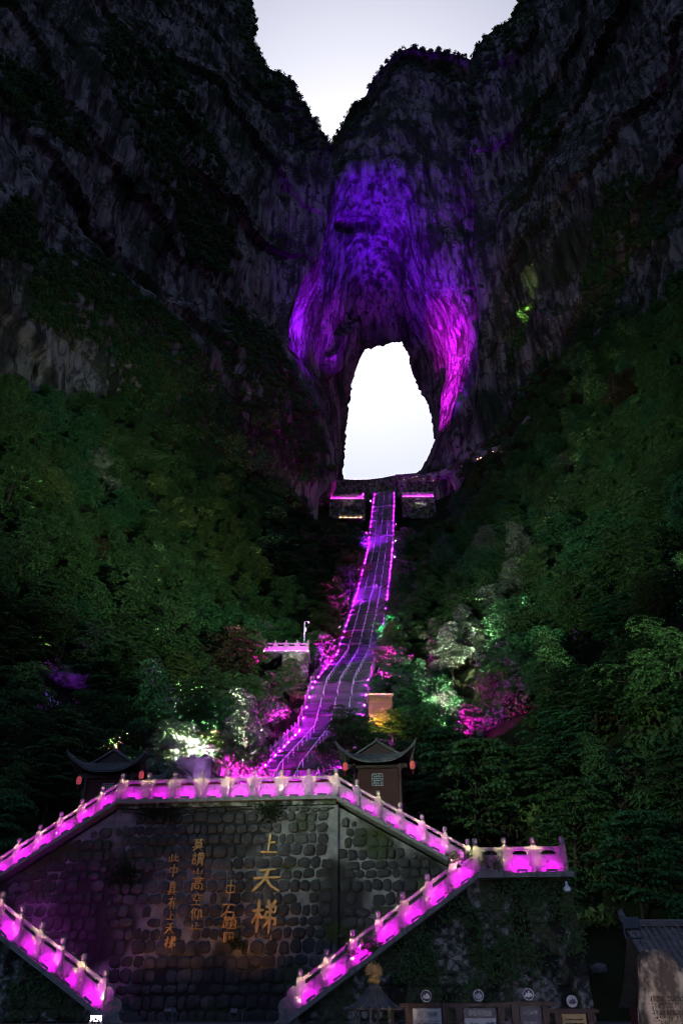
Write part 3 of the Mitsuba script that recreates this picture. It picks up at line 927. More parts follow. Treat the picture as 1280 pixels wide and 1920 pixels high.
KINDS = [('layered', 1), ('layered', 2), ('round', 3), ('feathery', 4), ('open', 5), ('round', 6)]
TREES = []
for kd, sd in KINDS:
    w, c = make_tree(kd, sd)
    TREES.append((mikit.ply(w.out(), smooth=True), mikit.ply(c.out())))
BUSHES = [mikit.ply(make_bush(20 + k).out()) for k in range(3)]
SHRUBS = [mikit.ply(make_bush(30 + k, 120, 0.26).out()) for k in range(3)]


def tree_group(variant, leaf):
    g = f'tree_kind_{variant}_{leaf}'
    if g not in scene:
        scene[g] = {'type': 'shapegroup', 'trunk': {**TREES[variant][0], 'bsdf': {'type': 'ref', 'id': 'mat_bark'}}, 'crown': {**TREES[variant][1], 'bsdf': {'type': 'ref', 'id': leaf}}}
    return g


def bush_group(meshes, tag, k, leaf):
    g = f'{tag}_{k}_{leaf}'
    if g not in scene:
        scene[g] = {'type': 'shapegroup', 'foliage': {**meshes[k], 'bsdf': {'type': 'ref', 'id': leaf}}}
    return g


def place(key, group, pos, s, rz, tilt=(0, 0), sz_=None):
    tw = T().translate([float(x) for x in pos]).rotate([1, 0, 0], float(tilt[0])).rotate([0, 1, 0], float(tilt[1])).rotate([0, 0, 1], float(rz)).scale([float(s), float(s), float(s if sz_ is None else sz_)])
    scene[key] = {'type': 'instance', 'to_world': tw, 'g': {'type': 'ref', 'id': group}}


def plan_y(bound, yb, side, X, z):
    """how far back the cliff stands at X and height z"""
    b3 = np.array([P(u, v, yb) for u, v in bound])
    o = np.argsort(b3[:, 2])
    bx = np.interp(z, b3[o, 2], b3[o, 0])
    s = np.linspace(0, 1, 40)
    ax = side * (0.48 * (88 + 0.549 * z) + 8)
    cx = bx + side * 46
    qx = ax * (1 - s) ** 2 + 2 * cx * s * (1 - s) + bx * s ** 2
    qy = 104 * (1 - s) ** 2 + 2 * (yb - 8) * s * (1 - s) + yb * s ** 2
    o = np.argsort(qx)
    return np.interp(X, qx[o], qy[o])


TONE = {'leaf_green': 'dark green', 'leaf_yellow': 'yellowish green', 'leaf_teal': 'bluish green', 'leaf_grey': 'pale grey green', 'leaf_brown': 'dull brownish'}
FORM = {'layered': 'layered tree', 'round': 'round tree', 'feathery': 'feathery tree', 'open': 'open crowned tree'}


def tree(pos, variant, leaf, s, rz, label, group, name='broadleaf_tree'):
    key = thing(name, label, 'tree', group)
    place(key, tree_group(variant, leaf), pos, s, rz, tilt=RNG.normal(0, 4, 2), sz_=s * RNG.uniform(0.9, 1.15))
    return key


# the wood on the slopes: darts thrown nearest first
spots, rs = [], np.random.default_rng(77)
cand = np.stack([rs.uniform(-118, 118, 26000), rs.uniform(50, 236, 26000)], 1)
cand = cand[np.argsort(cand[:, 1])]
cz = ground_z(cand[:, 0], cand[:, 1])
cpx = PX(np.concatenate([cand, cz[:, None] + 5], 1))
cell = {}
for (X, Y), z, (u, v) in zip(cand, cz, cpx):
    if not (-90 < u < 1370 and 450 < v < 1900):
        continue
    d = X - stair_x(Y)
    lim = SW + 2.6 + (2.2 if Y < 100 else 0)
    if abs(d) < lim or z < 1.0 or (Y > 206 and abs(d) < 25):
        continue
    l = np.array([X, Y, 0]) - np.array([O[0], O[1], 0])
    lx, ly = l @ AX, l @ BX
    if -15 < lx < 19 and ly < 14.5:
        continue
    bound, yb, sd = (LEFT_EDGE, 226.0, -1) if d < 0 else (RIGHT_EDGE, 232.0, 1)
    if Y > plan_y(bound, yb, sd, X, max(z, 60)) - 3:
        continue
    gap = 3.7 + (Y - 50) * 0.020
    c0 = (int(X // 8), int(Y // 8))
    if any((X - a) ** 2 + (Y - b) ** 2 < gap * gap for i in (-1, 0, 1) for j in (-1, 0, 1) for a, b in cell.get((c0[0] + i, c0[1] + j), ())):
        continue
    cell.setdefault(c0, []).append((X, Y))
    spots.append((X, Y, z, u, v, d))
spots.sort(key=lambda q: q[1])
KEEP = [(340, 1390, 66, 80), (465, 1330, 72, 62), (462, 1262, 94, 50), (535, 1225, 104, 58), (905, 1085, 118, 85), (858, 1190, 104, 75), (845, 1275, 97, 55), (838, 1345, 92, 42), (960, 1040, 122, 60), (930, 1315, 77, 62), (870, 1345, 78, 45), (740, 1235, 106, 42), (712, 1325, 75, 42), (615, 1190, 119, 34), (640, 1100, 150, 26), (1095, 1190, 92, 45), (764, 965, 208, 22), (125, 1258, 84, 62), (600, 1330, 88, 50)]
spots = [q for q in spots if not any(q[1] < k[2] + 1.5 and (q[3] - k[0]) ** 2 + (q[4] - k[1]) ** 2 < k[3] ** 2 for k in KEEP)]
made, seen_labels = 0, {}
for X, Y, z, u, v, d in spots:
    tn = meshkit.noise(np.array([X / 16, Y / 22, 3.3])) + rs.normal(0, 0.13)
    leaf = 'leaf_yellow' if tn < 0.26 else 'leaf_green' if tn < 0.68 else 'leaf_teal' if tn < 0.97 else 'leaf_grey'
    if rs.uniform() < 0.02:
        leaf = 'leaf_brown'
    if d > 0 and leaf == 'leaf_yellow' and rs.uniform() < 0.6:
        leaf = 'leaf_teal'
    var = int(rs.choice([0, 0, 1, 1, 2, 3, 5]))
    s = rs.uniform(0.75, 1.40) * (0.82 if Y < 66 else 1.0)
    if made < 300:
        hgt = 'bottom' if v > 1330 else 'lower' if v > 1150 else 'middle' if v > 960 else 'upper'
        rowd = 'far out' if abs(u - 640) > 470 else 'midway out' if abs(u - 640) > 230 else 'by the stair'
        lb = f'{TONE[leaf]} {FORM[KINDS[var][0]]} on the {hgt} {"left" if d < 0 else "right"} slope, {rowd}'
        seen_labels[lb] = seen_labels.get(lb, 0) + 1
        if seen_labels[lb] > 1:
            lb = f'{lb}, {nth(seen_labels[lb])} going up'
        tree((X, Y, z - 0.3), var, leaf, s, rs.uniform(0, 360), lb, 'trees covering the valley slopes')
    else:
        place(numkey('distant_wood') if made > 300 else 'distant_wood__001', tree_group(var, leaf), (X, Y, z - 0.3), s, rs.uniform(0, 360)) if False else place(f'distant_wood__{made - 299:03d}', tree_group(var, leaf), (X, Y, z - 0.3), s, rs.uniform(0, 360))
    made += 1
if made > 300:
    labels['distant_wood'] = {'kind': 'stuff', 'label': 'far trees below the cliffs that merge into one wood'}
NTREE = made

# undergrowth between the trunks
n = 0
for k in range(9000):
    X, Y = (rs.uniform(-110, 110), rs.uniform(50, 235)) if k < 8500 else (rs.uniform(17, 42), rs.uniform(40, 58))
    d = X - stair_x(Y)
    if abs(d) < SW + 1.1:
        continue
    l = np.array([X, Y, 0]) - np.array([O[0], O[1], 0])
    if -14.5 < l @ AX < 18.5 and l @ BX < 13.0:
        continue
    z = float(ground_z(X, Y))
    u, v = PX(np.array([X, Y, z + 1]))
    if any(Y < k[2] and (u - k[0]) ** 2 + (v - 14 - k[1]) ** 2 < (0.8 * k[3]) ** 2 for k in KEEP):
        continue
    if not (-40 < u < 1320 and 500 < v < 1930) or z < 0.2 or (Y > 212 and abs(d) < 24):
        continue
    if rs.uniform() > (1.0 if abs(d) < 9 else 0.6 if Y < 120 else 0.42):
        continue
    n += 1
    leaf = LEAVES[int(rs.choice([0, 0, 0, 1, 2, 2, 4]))]
    place(f'undergrowth__{n:04d}', bush_group(BUSHES, 'bush', int(rs.integers(3)), leaf), (X, Y, z - 0.3), rs.uniform(0.8, 1.7) * (0.7 if abs(d) < 8 else 1.0) * (1 + Y / 300), rs.uniform(0, 360))
labels['undergrowth'] = {'kind': 'stuff', 'label': 'low green undergrowth filling the gaps between the trees'}

# plants on the cliff ledges and along the skyline
GREEN = {
    'L': [[(205, 40), (330, 120), (420, 300), (450, 480), (380, 500), (300, 350), (250, 250), (190, 130)], [(-5, 105), (100, 150), (170, 230), (165, 290), (60, 235), (-5, 205)], [(60, 470), (180, 480), (330, 600), (430, 740), (450, 850), (330, 790), (200, 650), (60, 600)],
          [(430, 560), (520, 640), (590, 760), (630, 890), (560, 900), (480, 820), (420, 680)], [(420, -30), (480, -30), (478, 110), (530, 130), (575, 205), (622, 270), (612, 310), (560, 270), (500, 190), (445, 60)], [(330, 380), (430, 430), (430, 520), (350, 490)], [(-5, 350), (60, 380), (70, 480), (-5, 480)], [(250, 640), (420, 760), (520, 880), (380, 880), (220, 760)]],
    'R': [[(985, -20), (905, 70), (885, 112), (858, 165), (890, 180), (960, 110), (1000, 30)], [(1140, 330), (1290, 340), (1240, 440), (1120, 520), (1100, 480)], [(1100, 490), (1180, 480), (1170, 600), (1120, 690), (1070, 670)], [(948, 650), (985, 558), (998, 570), (982, 640), (950, 690)],
          [(1000, 700), (1100, 640), (1290, 500), (1290, 700), (1100, 790)], [(850, 180), (900, 200), (870, 300), (830, 300)], [(1000, 180), (1060, 260), (1010, 300), (960, 250)]],
    'C': [[(616, 290), (622, 262), (650, 205), (700, 140), (735, 95), (760, 82), (850, 92), (888, 108), (900, 220), (860, 190), (760, 120), (720, 170), (660, 250)]],
}
n = 0
for code, V in (('L', CL), ('R', CR), ('C', ARCH)):
    uv = PX(V)
    okv = (uv[:, 0] > -30) & (uv[:, 0] < 1310) & (uv[:, 1] > -30) & (uv[:, 1] < 930)
    V, uv = V[okv], uv[okv]
    for poly, many in [(Polygon(q), None) for q in GREEN[code]]:
        inside = np.nonzero(shapely.contains_xy(poly, uv[:, 0], uv[:, 1]))[0]
        if not len(inside):
            continue
        want = int(poly.area / 62)
        for i in rs.choice(inside, want):
            q = V[i] + rs.normal(0, 0.5, 3)
            n += 1
            s = rs.uniform(0.9, 2.1)
            leaf = LEAVES[int(rs.choice([0, 0, 0, 0, 1, 2]))]
            place(f'cliff_shrubs__{n:04d}', bush_group(SHRUBS, 'shrub', int(rs.integers(3)), leaf), q - np.array([0, 0.3, 0.6 * s]), s, rs.uniform(0, 360), sz_=s * rs.uniform(0.8, 1.5))
    # thin scatter everywhere
    for i in rs.choice(len(V), 260 if code != 'C' else 60):
        n += 1
        s = rs.uniform(0.5, 1.3)
        place(f'cliff_shrubs__{n:04d}', bush_group(SHRUBS, 'shrub', int(rs.integers(3)), 'leaf_green'), V[i], s, rs.uniform(0, 360), sz_=s * 1.4)
labels['cliff_shrubs'] = {'kind': 'stuff', 'label': 'dark shrubs and hanging plants clinging to the cliff ledges'}
# small trees that make the skyline ragged
crests = []
uv = PX(CREST)
for u in np.arange(626, 890, 7.0):
    k = np.nonzero(np.abs(uv[:, 0] - u) < 4)[0]
    if len(k):
        crests.append((CREST[k[np.argmin(uv[k, 1])]], 'peak above the arch'))
for V, sg, top, word in ((CL, 1, 275, 'left cliff top'), (CR, -1, 118, 'right cliff top')):
    uv = PX(V)
    for v in np.arange(-10, top, 7.0):
        k = np.nonzero(np.abs(uv[:, 1] - v) < 4)[0]
        if len(k):
            crests.append((V[k[np.argmax(sg * uv[k, 0])]], word))
skn = {}
for c, wd in crests:
    c = c + rs.normal(0, 0.5, 3)
    if rs.uniform() < 0.5:
        skn[wd] = skn.get(wd, 0) + 1
        tree(c + np.array([0, 0, -1.4]), int(rs.choice([2, 4, 1])), 'leaf_green', rs.uniform(0.35, 0.66), rs.uniform(0, 360), f'small dark tree on the {wd}, on the skyline, {nth(skn[wd])} {"from the left" if "peak" in wd else "going down"}', f'small trees on the skyline, {wd}', 'skyline_tree')
    n += 1
    sc = rs.uniform(1.2, 2.2)
    place(f'cliff_shrubs__{n:04d}', bush_group(SHRUBS, 'shrub', int(rs.integers(3)), 'leaf_green'), c - np.array([0, 0, 0.7 * sc]), sc, rs.uniform(0, 360))
print('trees', NTREE, 'stones', NS, 'shrubs', n)


# ------------------------------------------------------------------ floodlights
def flood(pos, target, col, power, cutoff, label, group, beam=None, size=1.0, lens_k=None, weight=1.5):
    """a small floodlight on its bracket, and its beam"""
    pos, target = np.asarray(pos, float), np.asarray(target, float)
    t = thing('floodlight', label, 'floodlight', group)
    tw = T().look_at(origin=pos.tolist(), target=target.tolist(), up=[0, 0, 1]) @ T().scale([size, size, size])
    m = MB()
    m.box(-0.22, 0.22, -0.16, 0.16, -0.20, 0.0)
    m.box(-0.25, 0.25, -0.19, 0.19, 0.0, 0.03)
    for k in range(5):
        m.box(-0.18 + k * 0.08, -0.16 + k * 0.08, -0.15, 0.15, -0.26, -0.20)
    part(t, 'housing', m, 'mat_metal', tw=tw)
    d = (target - pos) / np.linalg.norm(target - pos)
    m = MB()
    foot = pos - np.array([0, 0, 0.42 * size]) - d * 0.1 * size
    e = np.cross(d, [0, 0, 1])
    e /= np.linalg.norm(e) + 1e-9
    for s in (-1, 1):
        m.tube([pos - d * 0.1 * size + e * s * 0.24 * size, foot + e * s * 0.24 * size], 0.025 * size, 4)
    m.tube([foot - e * 0.26 * size, foot + e * 0.26 * size], 0.03 * size, 4)
    part(t, 'bracket', m, 'mat_metal')
    lens = MB().add([[-0.2, -0.14, 0.035], [0.2, -0.14, 0.035], [0.2, 0.14, 0.035], [-0.2, 0.14, 0.035]], [[0, 1, 2, 3]])
    more = {'emitter': area(*[c * lens_k for c in col], weight=0.1)} if lens_k else {}
    part(t, 'lens', lens, 'mat_lens', tw=tw, **more)
    src = pos + d * 0.09 * size
    scene[f'{t}__beam'] = {'type': 'spot', 'to_world': T().look_at(origin=src.tolist(), target=target.tolist(), up=[0.01, 0, 1]), 'intensity': rgb(*[c * power * LAMP for c in col]),
                           'cutoff_angle': float(cutoff), 'beam_width': float(cutoff * 0.55 if beam is None else beam), 'sampling_weight': float(weight)}
    return t


VIOLET, MAGENTA, WHITE, WARM = (0.10, 0.002, 1.0), (0.95, 0.012, 1.0), (0.95, 1.0, 0.80), (1.0, 0.55, 0.13)


def stair_side(Y, off, dz=1.2):
    q = stair_pt(Y, off)
    return np.array([q[0], q[1], max(float(ground_z(q[0], q[1])), q[2] - 2) + dz])


flood(stair_side(222, -7), P(700, 410, 258), VIOLET, 46000, 11, 'violet floodlight left of the stair head, turned up into the vault', 'floodlights under the arch', size=1.6, beam=5, weight=5)
flood(stair_side(222, 7), P(830, 560, 254), (0.20, 0.003, 1.0), 40000, 12.5, 'violet floodlight right of the stair head, the nearer one', 'floodlights under the arch', size=1.6, beam=5, weight=5)
flood(P(668, 944, 231), P(836, 700, 258), (0.72, 0.008, 1.0), 110000, 11, 'magenta floodlight below the left balcony, turned up the right wall of the arch', 'floodlights under the arch', beam=2, size=1.6, weight=5)
flood(stair_side(226, 8), P(572, 612, 244), (0.26, 0.004, 1.0), 80000, 9, 'violet floodlight right of the stair head, turned across to the left wall of the arch', 'floodlights under the arch', size=1.6, beam=3.5, weight=5)
q = stair_pt(161, -SW - 1.2) + np.array([0, 0, 6.5])  # added pole and wide flood, softening the hard edge of the arch light
t = thing('added_lamp_pole', 'added tall slim lamp pole left of the upper stair, its flood turned on the arch', 'lamp', 'added lamp poles beside the stair')
part(t, 'pole', MB().tube([q - np.array([0, 0, 8]), q + np.array([0, 0, 0.3])], 0.07, 6), 'mat_metal')
flood(q + np.array([0.3, 0, 0]), P(722, 440, 246), (0.20, 0.002, 1.0), 30000, 15, 'added wide violet floodlight on the tall pole, turned on the whole arch', 'floodlights under the arch', size=1.2, beam=5, weight=5)
flood(stair_side(226, 9), P(630, 655, 268), (0.30, 0.004, 1.0), 42000, 5.5, 'violet floodlight right of the stair head, turned on the facet left of the opening', 'floodlights under the arch', size=1.6, beam=2.5, weight=4)
for i, (Y, pw) in enumerate(((76, 150), (108, 320), (150, 620), (196, 850))):  # poles and floods added to spread violet over the middle of the stair
    q = stair_pt(Y, -SW - 1.0) + np.array([0, 0, 3.2])
    t = thing('added_lamp_pole', f'added slim lamp pole left of the stair, {["lowest", "second from below", "third from below", "topmost"][i]}', 'lamp', 'added lamp poles beside the stair')
    part(t, 'pole', MB().tube([q - np.array([0, 0, 4.5]), q + np.array([0, 0, 0.3])], 0.05, 6), 'mat_metal')
    flood(q + np.array([0.25, 0, 0]), stair_pt(Y + 26, 0.6), (0.34, 0.006, 1.0), pw, 26, f'added violet floodlight on the {["lowest", "second", "third", "topmost"][i]} lamp pole beside the stair', 'floodlights on the added lamp poles', size=0.6, beam=10)

# masts added out of view to brighten the wooded slopes
for i, (x, tgt, pw, cut, word) in enumerate(((52, P(290, 980, 120), 4400, 19, 'left'), (-46, P(1060, 980, 120), 2900, 20, 'right'), (-30, P(1040, 1500, 60), 620, 13, 'near right'))):
    t = thing('added_lamp_mast', f'tall added lamp mast out of view, its head turned on the {word} slope', 'lamp')
    part(t, 'pole', MB().lathe([(0.16, 0), (0.13, 4), (0.09, 15.0), (0.0, 15.02)], 10, at=(x, 12 - 2 * i, 0)), 'mat_metal')
    flood((x, 12.5 - 2 * i, 14.6), tgt, (0.72, 1.0, 0.70), pw * 1.2, cut, f'added floodlight at the head of the mast turned on the {word} slope', 'floodlights on added masts', beam=cut * 0.35, size=1.6, weight=12)

# ------------------------------------------------------------------ floods among the trees and on the walls
def near_ground(u, v, Y, dz=0.45):
    q = P(u, v, Y)
    return np.array([q[0], q[1], float(ground_z(q[0], q[1])) + dz])


# low lamp-lit wall behind the left end of the terrace, with two floods on it
key = thing('garden_wall', 'low pale violet lit garden wall behind the left half of the terrace', 'wall')
a, b = P(335, 1424, 60), P(398, 1424, 60)
part(key, 'masonry', MB().box(a[0], b[0], 59.8, 60.6, 8, a[2]), 'mat_wall')
part(key, 'coping', MB().box(a[0] - 0.08, b[0] + 0.08, 59.7, 60.7, a[2], a[2] + 0.1), 'mat_marble')
tops = [P(362, 1418, 60.0), P(384, 1418, 60.0)]
flood(tops[0], P(330, 1385, 65), WHITE, 7000, 25, 'dark floodlight on the garden wall, the left of the pair', 'floodlights on the garden wall', size=0.8)
flood(tops[1], P(372, 1380, 65), WHITE, 1800, 25, 'dark floodlight on the garden wall, the right of the pair', 'floodlights on the garden wall', size=0.8)
tree(P(338, 1440, 63.5) - np.array([0, 0, 1.6]), 2, 'leaf_grey', 0.80, 40, 'small rounded tree glaring white in floodlight above the left terrace end', 'floodlit trees')
tree(P(390, 1430, 65.5) - np.array([0, 0, 1.6]), 1, 'leaf_yellow', 0.55, 130, 'small layered tree right of the glaring white tree, lit yellowish', 'floodlit trees')
tree(P(462, 1420, 71) - np.array([0, 0, 1.0]), 3, 'leaf_grey', 0.82, 75, 'tall feathery tree lit pale green left of the lower stair', 'floodlit trees')
flood(P(452, 1452, 64.0), P(465, 1335, 71), WHITE, 1300, 17, 'white floodlight at the foot of the pale feathery tree left of the stair', 'floodlights among the trees')
flood(P(425, 1462, 59.5), P(500, 1395, 68), MAGENTA, 520, 36, 'magenta floodlight behind the terrace, turned on the bushes left of the stair foot', 'floodlights among the trees')
flood(P(405, 1462, 58.0), P(370, 1440, 60), (0.6, 0.25, 1.0), 7, 45, 'violet floodlight at the foot of the garden wall', 'floodlights among the trees')
SPOTS = [((430, 1330, 86), (462, 1258, 93), MAGENTA, 1300, 20, 'magenta floodlight in the wood below the small lookout'),
         ((545, 1375, 80), (530, 1330, 86), MAGENTA, 420, 30, 'magenta floodlight under the trees left of the second flight'),
         ((612, 1265, 108), (606, 1190, 118), MAGENTA, 900, 20, 'magenta floodlight left of the stair, beside the lookout'),
         ((645, 1160, 139), (632, 1090, 150), MAGENTA, 700, 14, 'magenta floodlight left of the stair, halfway up'),
         ((722, 1300, 97), (742, 1235, 106), MAGENTA, 1900, 22, 'magenta floodlight right of the stair at the second landing'),
         ((760, 1010, 200), (764, 962, 208), (1.0, 0.12, 0.5), 2500, 16, 'pink floodlight right of the stair, just below the top balcony'),
         ((900, 1375, 70), (930, 1315, 76), MAGENTA, 140, 28, 'magenta floodlight low in the right wood, the brighter one'),
         ((862, 1375, 72), (872, 1335, 77), MAGENTA, 200, 24, 'magenta floodlight low in the right wood, nearer the stair'),
         ((985, 1330, 76), (965, 1270, 84), VIOLET, 900, 18, 'violet floodlight in the right wood'),
         ((1085, 1260, 84), (1098, 1190, 92), VIOLET, 450, 14, 'violet floodlight far out in the right wood'),
         ((828, 1385, 78), (855, 1215, 98), WHITE, 500, 24, 'white floodlight under the pale trees of the right slope, lowest of three'),
         ((845, 1300, 89), (890, 1130, 108), WHITE, 1300, 24, 'white floodlight under the pale trees of the right slope, middle of three'),
         ((890, 1215, 99), (950, 1045, 119), WHITE, 1300, 24, 'white floodlight under the pale trees of the right slope, uppermost of three'),
         ((835, 1370, 72), (815, 1352, 74), WHITE, 14, 30, 'small white floodlight low in the right wood'),
         ((726, 1215, 124), (733, 1160, 132), (0.1, 1.0, 0.55), 420, 22, 'green floodlight right of the stair railing'),
         ((60, 1325, 70), (125, 1258, 84), (0.30, 0.05, 1.0), 60, 20, 'dim violet floodlight on the bare rocks far left'),
         ((662, 1395, 66), (676, 1372, 68), (1.0, 0.75, 0.05), 36, 34, 'yellow floodlight under the leaves below the golden stone pier')]
for a, b, c, pw, cut, lb in SPOTS:
    A, B = P(*a), P(*b)
    A[2] = max(A[2], float(ground_z(A[0], A[1])) + 1.2)
    if 'pale trees' in lb:
        A[2] = max(A[2], float(ground_z(A[0], A[1])) + 4.5)
        m = thing('flood_pole', lb.replace('white floodlight under', 'thin pole of the floodlight for'), 'pole')
        part(m, 'shaft', MB().tube([A - np.array([0, 0, 6.0]), A - np.array([0, 0, 0.4])], 0.06, 6), 'mat_metal')
    flood(A, B, c, pw, cut, lb, 'floodlights among the trees')
for (u, v, Y, var, leaf, s, lb) in [
        (905, 1180, 112, 3, 'leaf_grey', 1.25, 'tall pale feathery tree on the right slope, upper of the floodlit ones'), (960, 1120, 120, 3, 'leaf_grey', 1.15, 'pale feathery tree behind the tall one on the right slope'),
        (850, 1275, 98, 3, 'leaf_grey', 1.0, 'pale grey tree on the right slope, lower of the floodlit ones'), (826, 1320, 90, 5, 'leaf_grey', 0.7, 'floodlit bushy tree below the pale trees on the right'),
        (880, 1235, 102, 1, 'leaf_grey', 0.9, 'layered pale tree low among the floodlit ones of the right slope'), (870, 1175, 108, 3, 'leaf_grey', 1.1, 'pale feathery tree at the left edge of the floodlit ones, right slope'), (985, 1050, 124, 3, 'leaf_grey', 1.15, 'highest pale feathery tree of the floodlit ones, right slope'), (925, 1120, 114, 2, 'leaf_grey', 1.0, 'round pale tree amid the floodlit ones of the right slope'),
        (925, 1350, 78, 5, 'leaf_green', 0.75, 'round tree glowing magenta in the right wood'), (875, 1365, 76, 0, 'leaf_green', 0.6, 'small tree flecked with magenta in the right wood'),
        (745, 1285, 103, 5, 'leaf_green', 0.8, 'tree glowing magenta right of the second landing'), (702, 1320, 92, 3, 'leaf_teal', 0.62, 'small bluish tree in front of the stair above the golden pier'),
        (462, 1290, 96, 5, 'leaf_green', 0.62, 'tree glowing magenta below the lookout'), (610, 1230, 116, 1, 'leaf_green', 0.9, 'tree glowing magenta close left of the stair'),
        (635, 1140, 148, 1, 'leaf_green', 0.9, 'tree glowing magenta left of the stair, higher up'), (764, 1000, 208, 5, 'leaf_grey', 0.75, 'small tree lit pink below the right top balcony')]:
    q = P(u, v, Y)
    q[2] = float(ground_z(q[0], q[1])) - 0.2 if abs(q[2] - float(ground_z(q[0], q[1]))) < 6 else q[2] - 1.5
    tree(q, var, leaf, s, (u * 7) % 360, lb, 'floodlit trees')
# the dark tree leaning over the lower stair
for (u, v, Y, var, s, rz, lb) in [(662, 1475, 61.5, 4, 1.0, 200, 'dark open tree with bare limbs in front of the lower stair'), (704, 1452, 62, 4, 0.55, 80, 'dark spreading tree right behind the right pavilion'), (655, 1470, 58.2, 0, 0.40, 10, 'small dark tree between terrace and right pavilion')]:
    q = P(u, v, Y) - np.array([0, 0, 1.6])
    tree(q, var, 'leaf_green', s, rz, lb, 'dark trees in front of the stair')

# golden lit stone pier right of the stair
t = thing('stone_pier', 'square stone pier glowing gold in a warm flood right of the stair', 'pier')
a, b = P(691, 1352, 74), P(734, 1304, 74)
m = MB().box(a[0], b[0], 74, 76.2, a[2] - 4, b[2])
part(t, 'core', m, 'mat_wall')
rsb = np.random.default_rng(8)
zc = a[2] - 1.5
while zc < b[2] - 0.2:
    xc = a[0]
    h = rsb.uniform(0.28, 0.4)
    while xc < b[0] - 0.1:
        w = min(rsb.uniform(0.35, 0.75), b[0] - xc)
        part(t, 'stone', MB().box(xc + 0.02, xc + w - 0.02, 74 - rsb.uniform(0.03, 0.16), 74.02, zc + 0.02, zc + h - 0.02), 'mat_wall')
        xc += w
    zc += h
part(t, 'cap', MB().box(a[0] - 0.12, b[0] + 0.12, 73.85, 76.3, b[2], b[2] + 0.15), 'mat_marble')
flood(P(712, 1372, 71.5), P(712, 1325, 74), (1.0, 0.46, 0.07), 70, 34, 'warm floodlight at the foot of the golden stone pier', 'floodlights among the trees', size=0.8)

# amber floods at the foot of the inscribed wall, violet and added magenta ones on the flight walls
for i, (x, pw) in enumerate(((-3.6, 1.6), (-1.2, 1.8), (1.6, 3.6))):
    flood(loc(x, -2.6, 2.6), loc(x + 0.2, -0.1, 8.4), (1.0, 0.45, 0.10), pw, 40, f'amber floodlight at the foot of the inscribed wall, {["leftmost", "middle", "rightmost"][i]}', 'amber floodlights', size=0.7)
flood(loc(-9.6, -3.6, 6.4), loc(-8.6, 0.1, 7.2), (0.85, 0.02, 1.0), 2.0, 60, 'added magenta floodlight on the left lower steps, shining on the flight wall', 'floodlights on the steps', size=0.6)  # both magenta floods are added to tint this wall purple
flood(loc(-6.6, -3.6, 4.6), loc(-6.0, 0.1, 5.4), (0.85, 0.02, 1.0), 0.9, 60, 'added magenta floodlight on the left lower steps, the lower one', 'floodlights on the steps', size=0.6)
flood(loc(0.5, -9.5, 2.4), loc(0.8, -0.1, 9.0), (0.60, 0.42, 0.52), 0.9, 50, 'pale violet floodlight before the inscribed wall', 'floodlights before the wall', size=0.7)
flood(loc(8.6, -3.4, 5.6), loc(8.8, 0.1, 8.0), (0.42, 0.25, 0.75), 0.6, 62, 'pale violet floodlight on the right lower steps', 'floodlights on the steps', size=0.6)

# ------------------------------------------------------------------ the carved inscription
STROKES = {
    '上': '50,8 50,88|50,44 80,39|8,90 94,86',
    '天': '25,20 78,15|8,48 94,42|52,18 47,50 10,95|50,50 68,75 96,93',
    '梯': '5,35 42,30|25,5 25,97|24,38 5,70|27,42 40,58|58,5 64,14|84,3 76,14|52,20 88,20 86,38|54,38 86,38|54,38 50,56 92,55 88,78 80,74|69,20 69,99|66,58 46,86',
    '莫': '8,12 92,10|32,3 34,22|68,2 64,22|25,28 25,58|25,28 75,27 75,58|25,42 75,42|25,57 75,57|6,70 94,68|50,58 44,75 10,98|54,70 90,98',
    '謂': '18,3 24,10|4,18 40,17|10,30 34,29|10,41 34,40|10,54 12,88|10,54 34,53 32,86|12,86 32,85|52,5 52,40|52,5 92,4 90,40|52,22 90,22|71,5 71,40|52,40 90,39|55,50 54,80 46,96|55,50 88,49 88,94 80,90|56,63 88,63|56,77 88,77',
    '山': '50,8 50,85|15,40 15,86 86,84|86,36 86,90',
    '高': '48,2 54,10|8,17 92,15|32,25 33,40|32,25 68,24 66,40|33,39 66,39|12,50 13,97|12,50 88,49 88,95 78,90|33,62 34,84|33,62 66,61 65,84|34,83 65,83',
    '空': '48,2 52,10|12,18 8,32|12,18 90,16 84,30|38,28 20,48|62,26 66,42 84,44|24,58 78,56|50,58 50,90|10,92 92,90',
    '仰': '28,5 8,42|20,30 20,95|52,12 38,20 38,78 56,68|66,20 88,19 88,70 78,66|66,20 66,97',
    '止': '52,10 52,88|52,45 82,42|24,42 24,88|5,90 95,88',
    '此': '30,10 30,82|30,42 50,40|12,38 12,84|4,90 54,76|88,28 62,48|62,10 62,80 94,80 94,62',
    '中': '15,28 17,62|15,28 85,26 82,62|17,61 82,60|50,5 50,98',
    '真': '20,12 80,10|50,2 50,22|26,22 26,74|26,22 74,22 74,74|26,35 74,35|26,48 74,48|26,61 74,61|6,76 94,74|36,80 16,97|62,80 84,97',
    '有': '6,22 94,19|48,2 34,40 6,66|34,40 34,97|34,40 76,39 76,94 66,90|34,56 76,56|34,72 76,72',
    '石': '10,12 90,10|48,12 36,45 6,78|34,52 36,92|34,52 84,50 80,92|36,90 80,88',
    '題': '10,6 10,36|10,6 44,5 44,36|10,20 44,20|10,35 44,35|4,46 48,45|28,46 28,80|28,62 46,61|12,56 12,76 4,90|8,80 40,92 96,94|54,6 96,4|74,6 66,18|58,20 58,68|58,20 92,19 92,68|58,36 92,36|58,52 92,52|58,67 92,67|66,70 54,84|82,70 94,84',
}


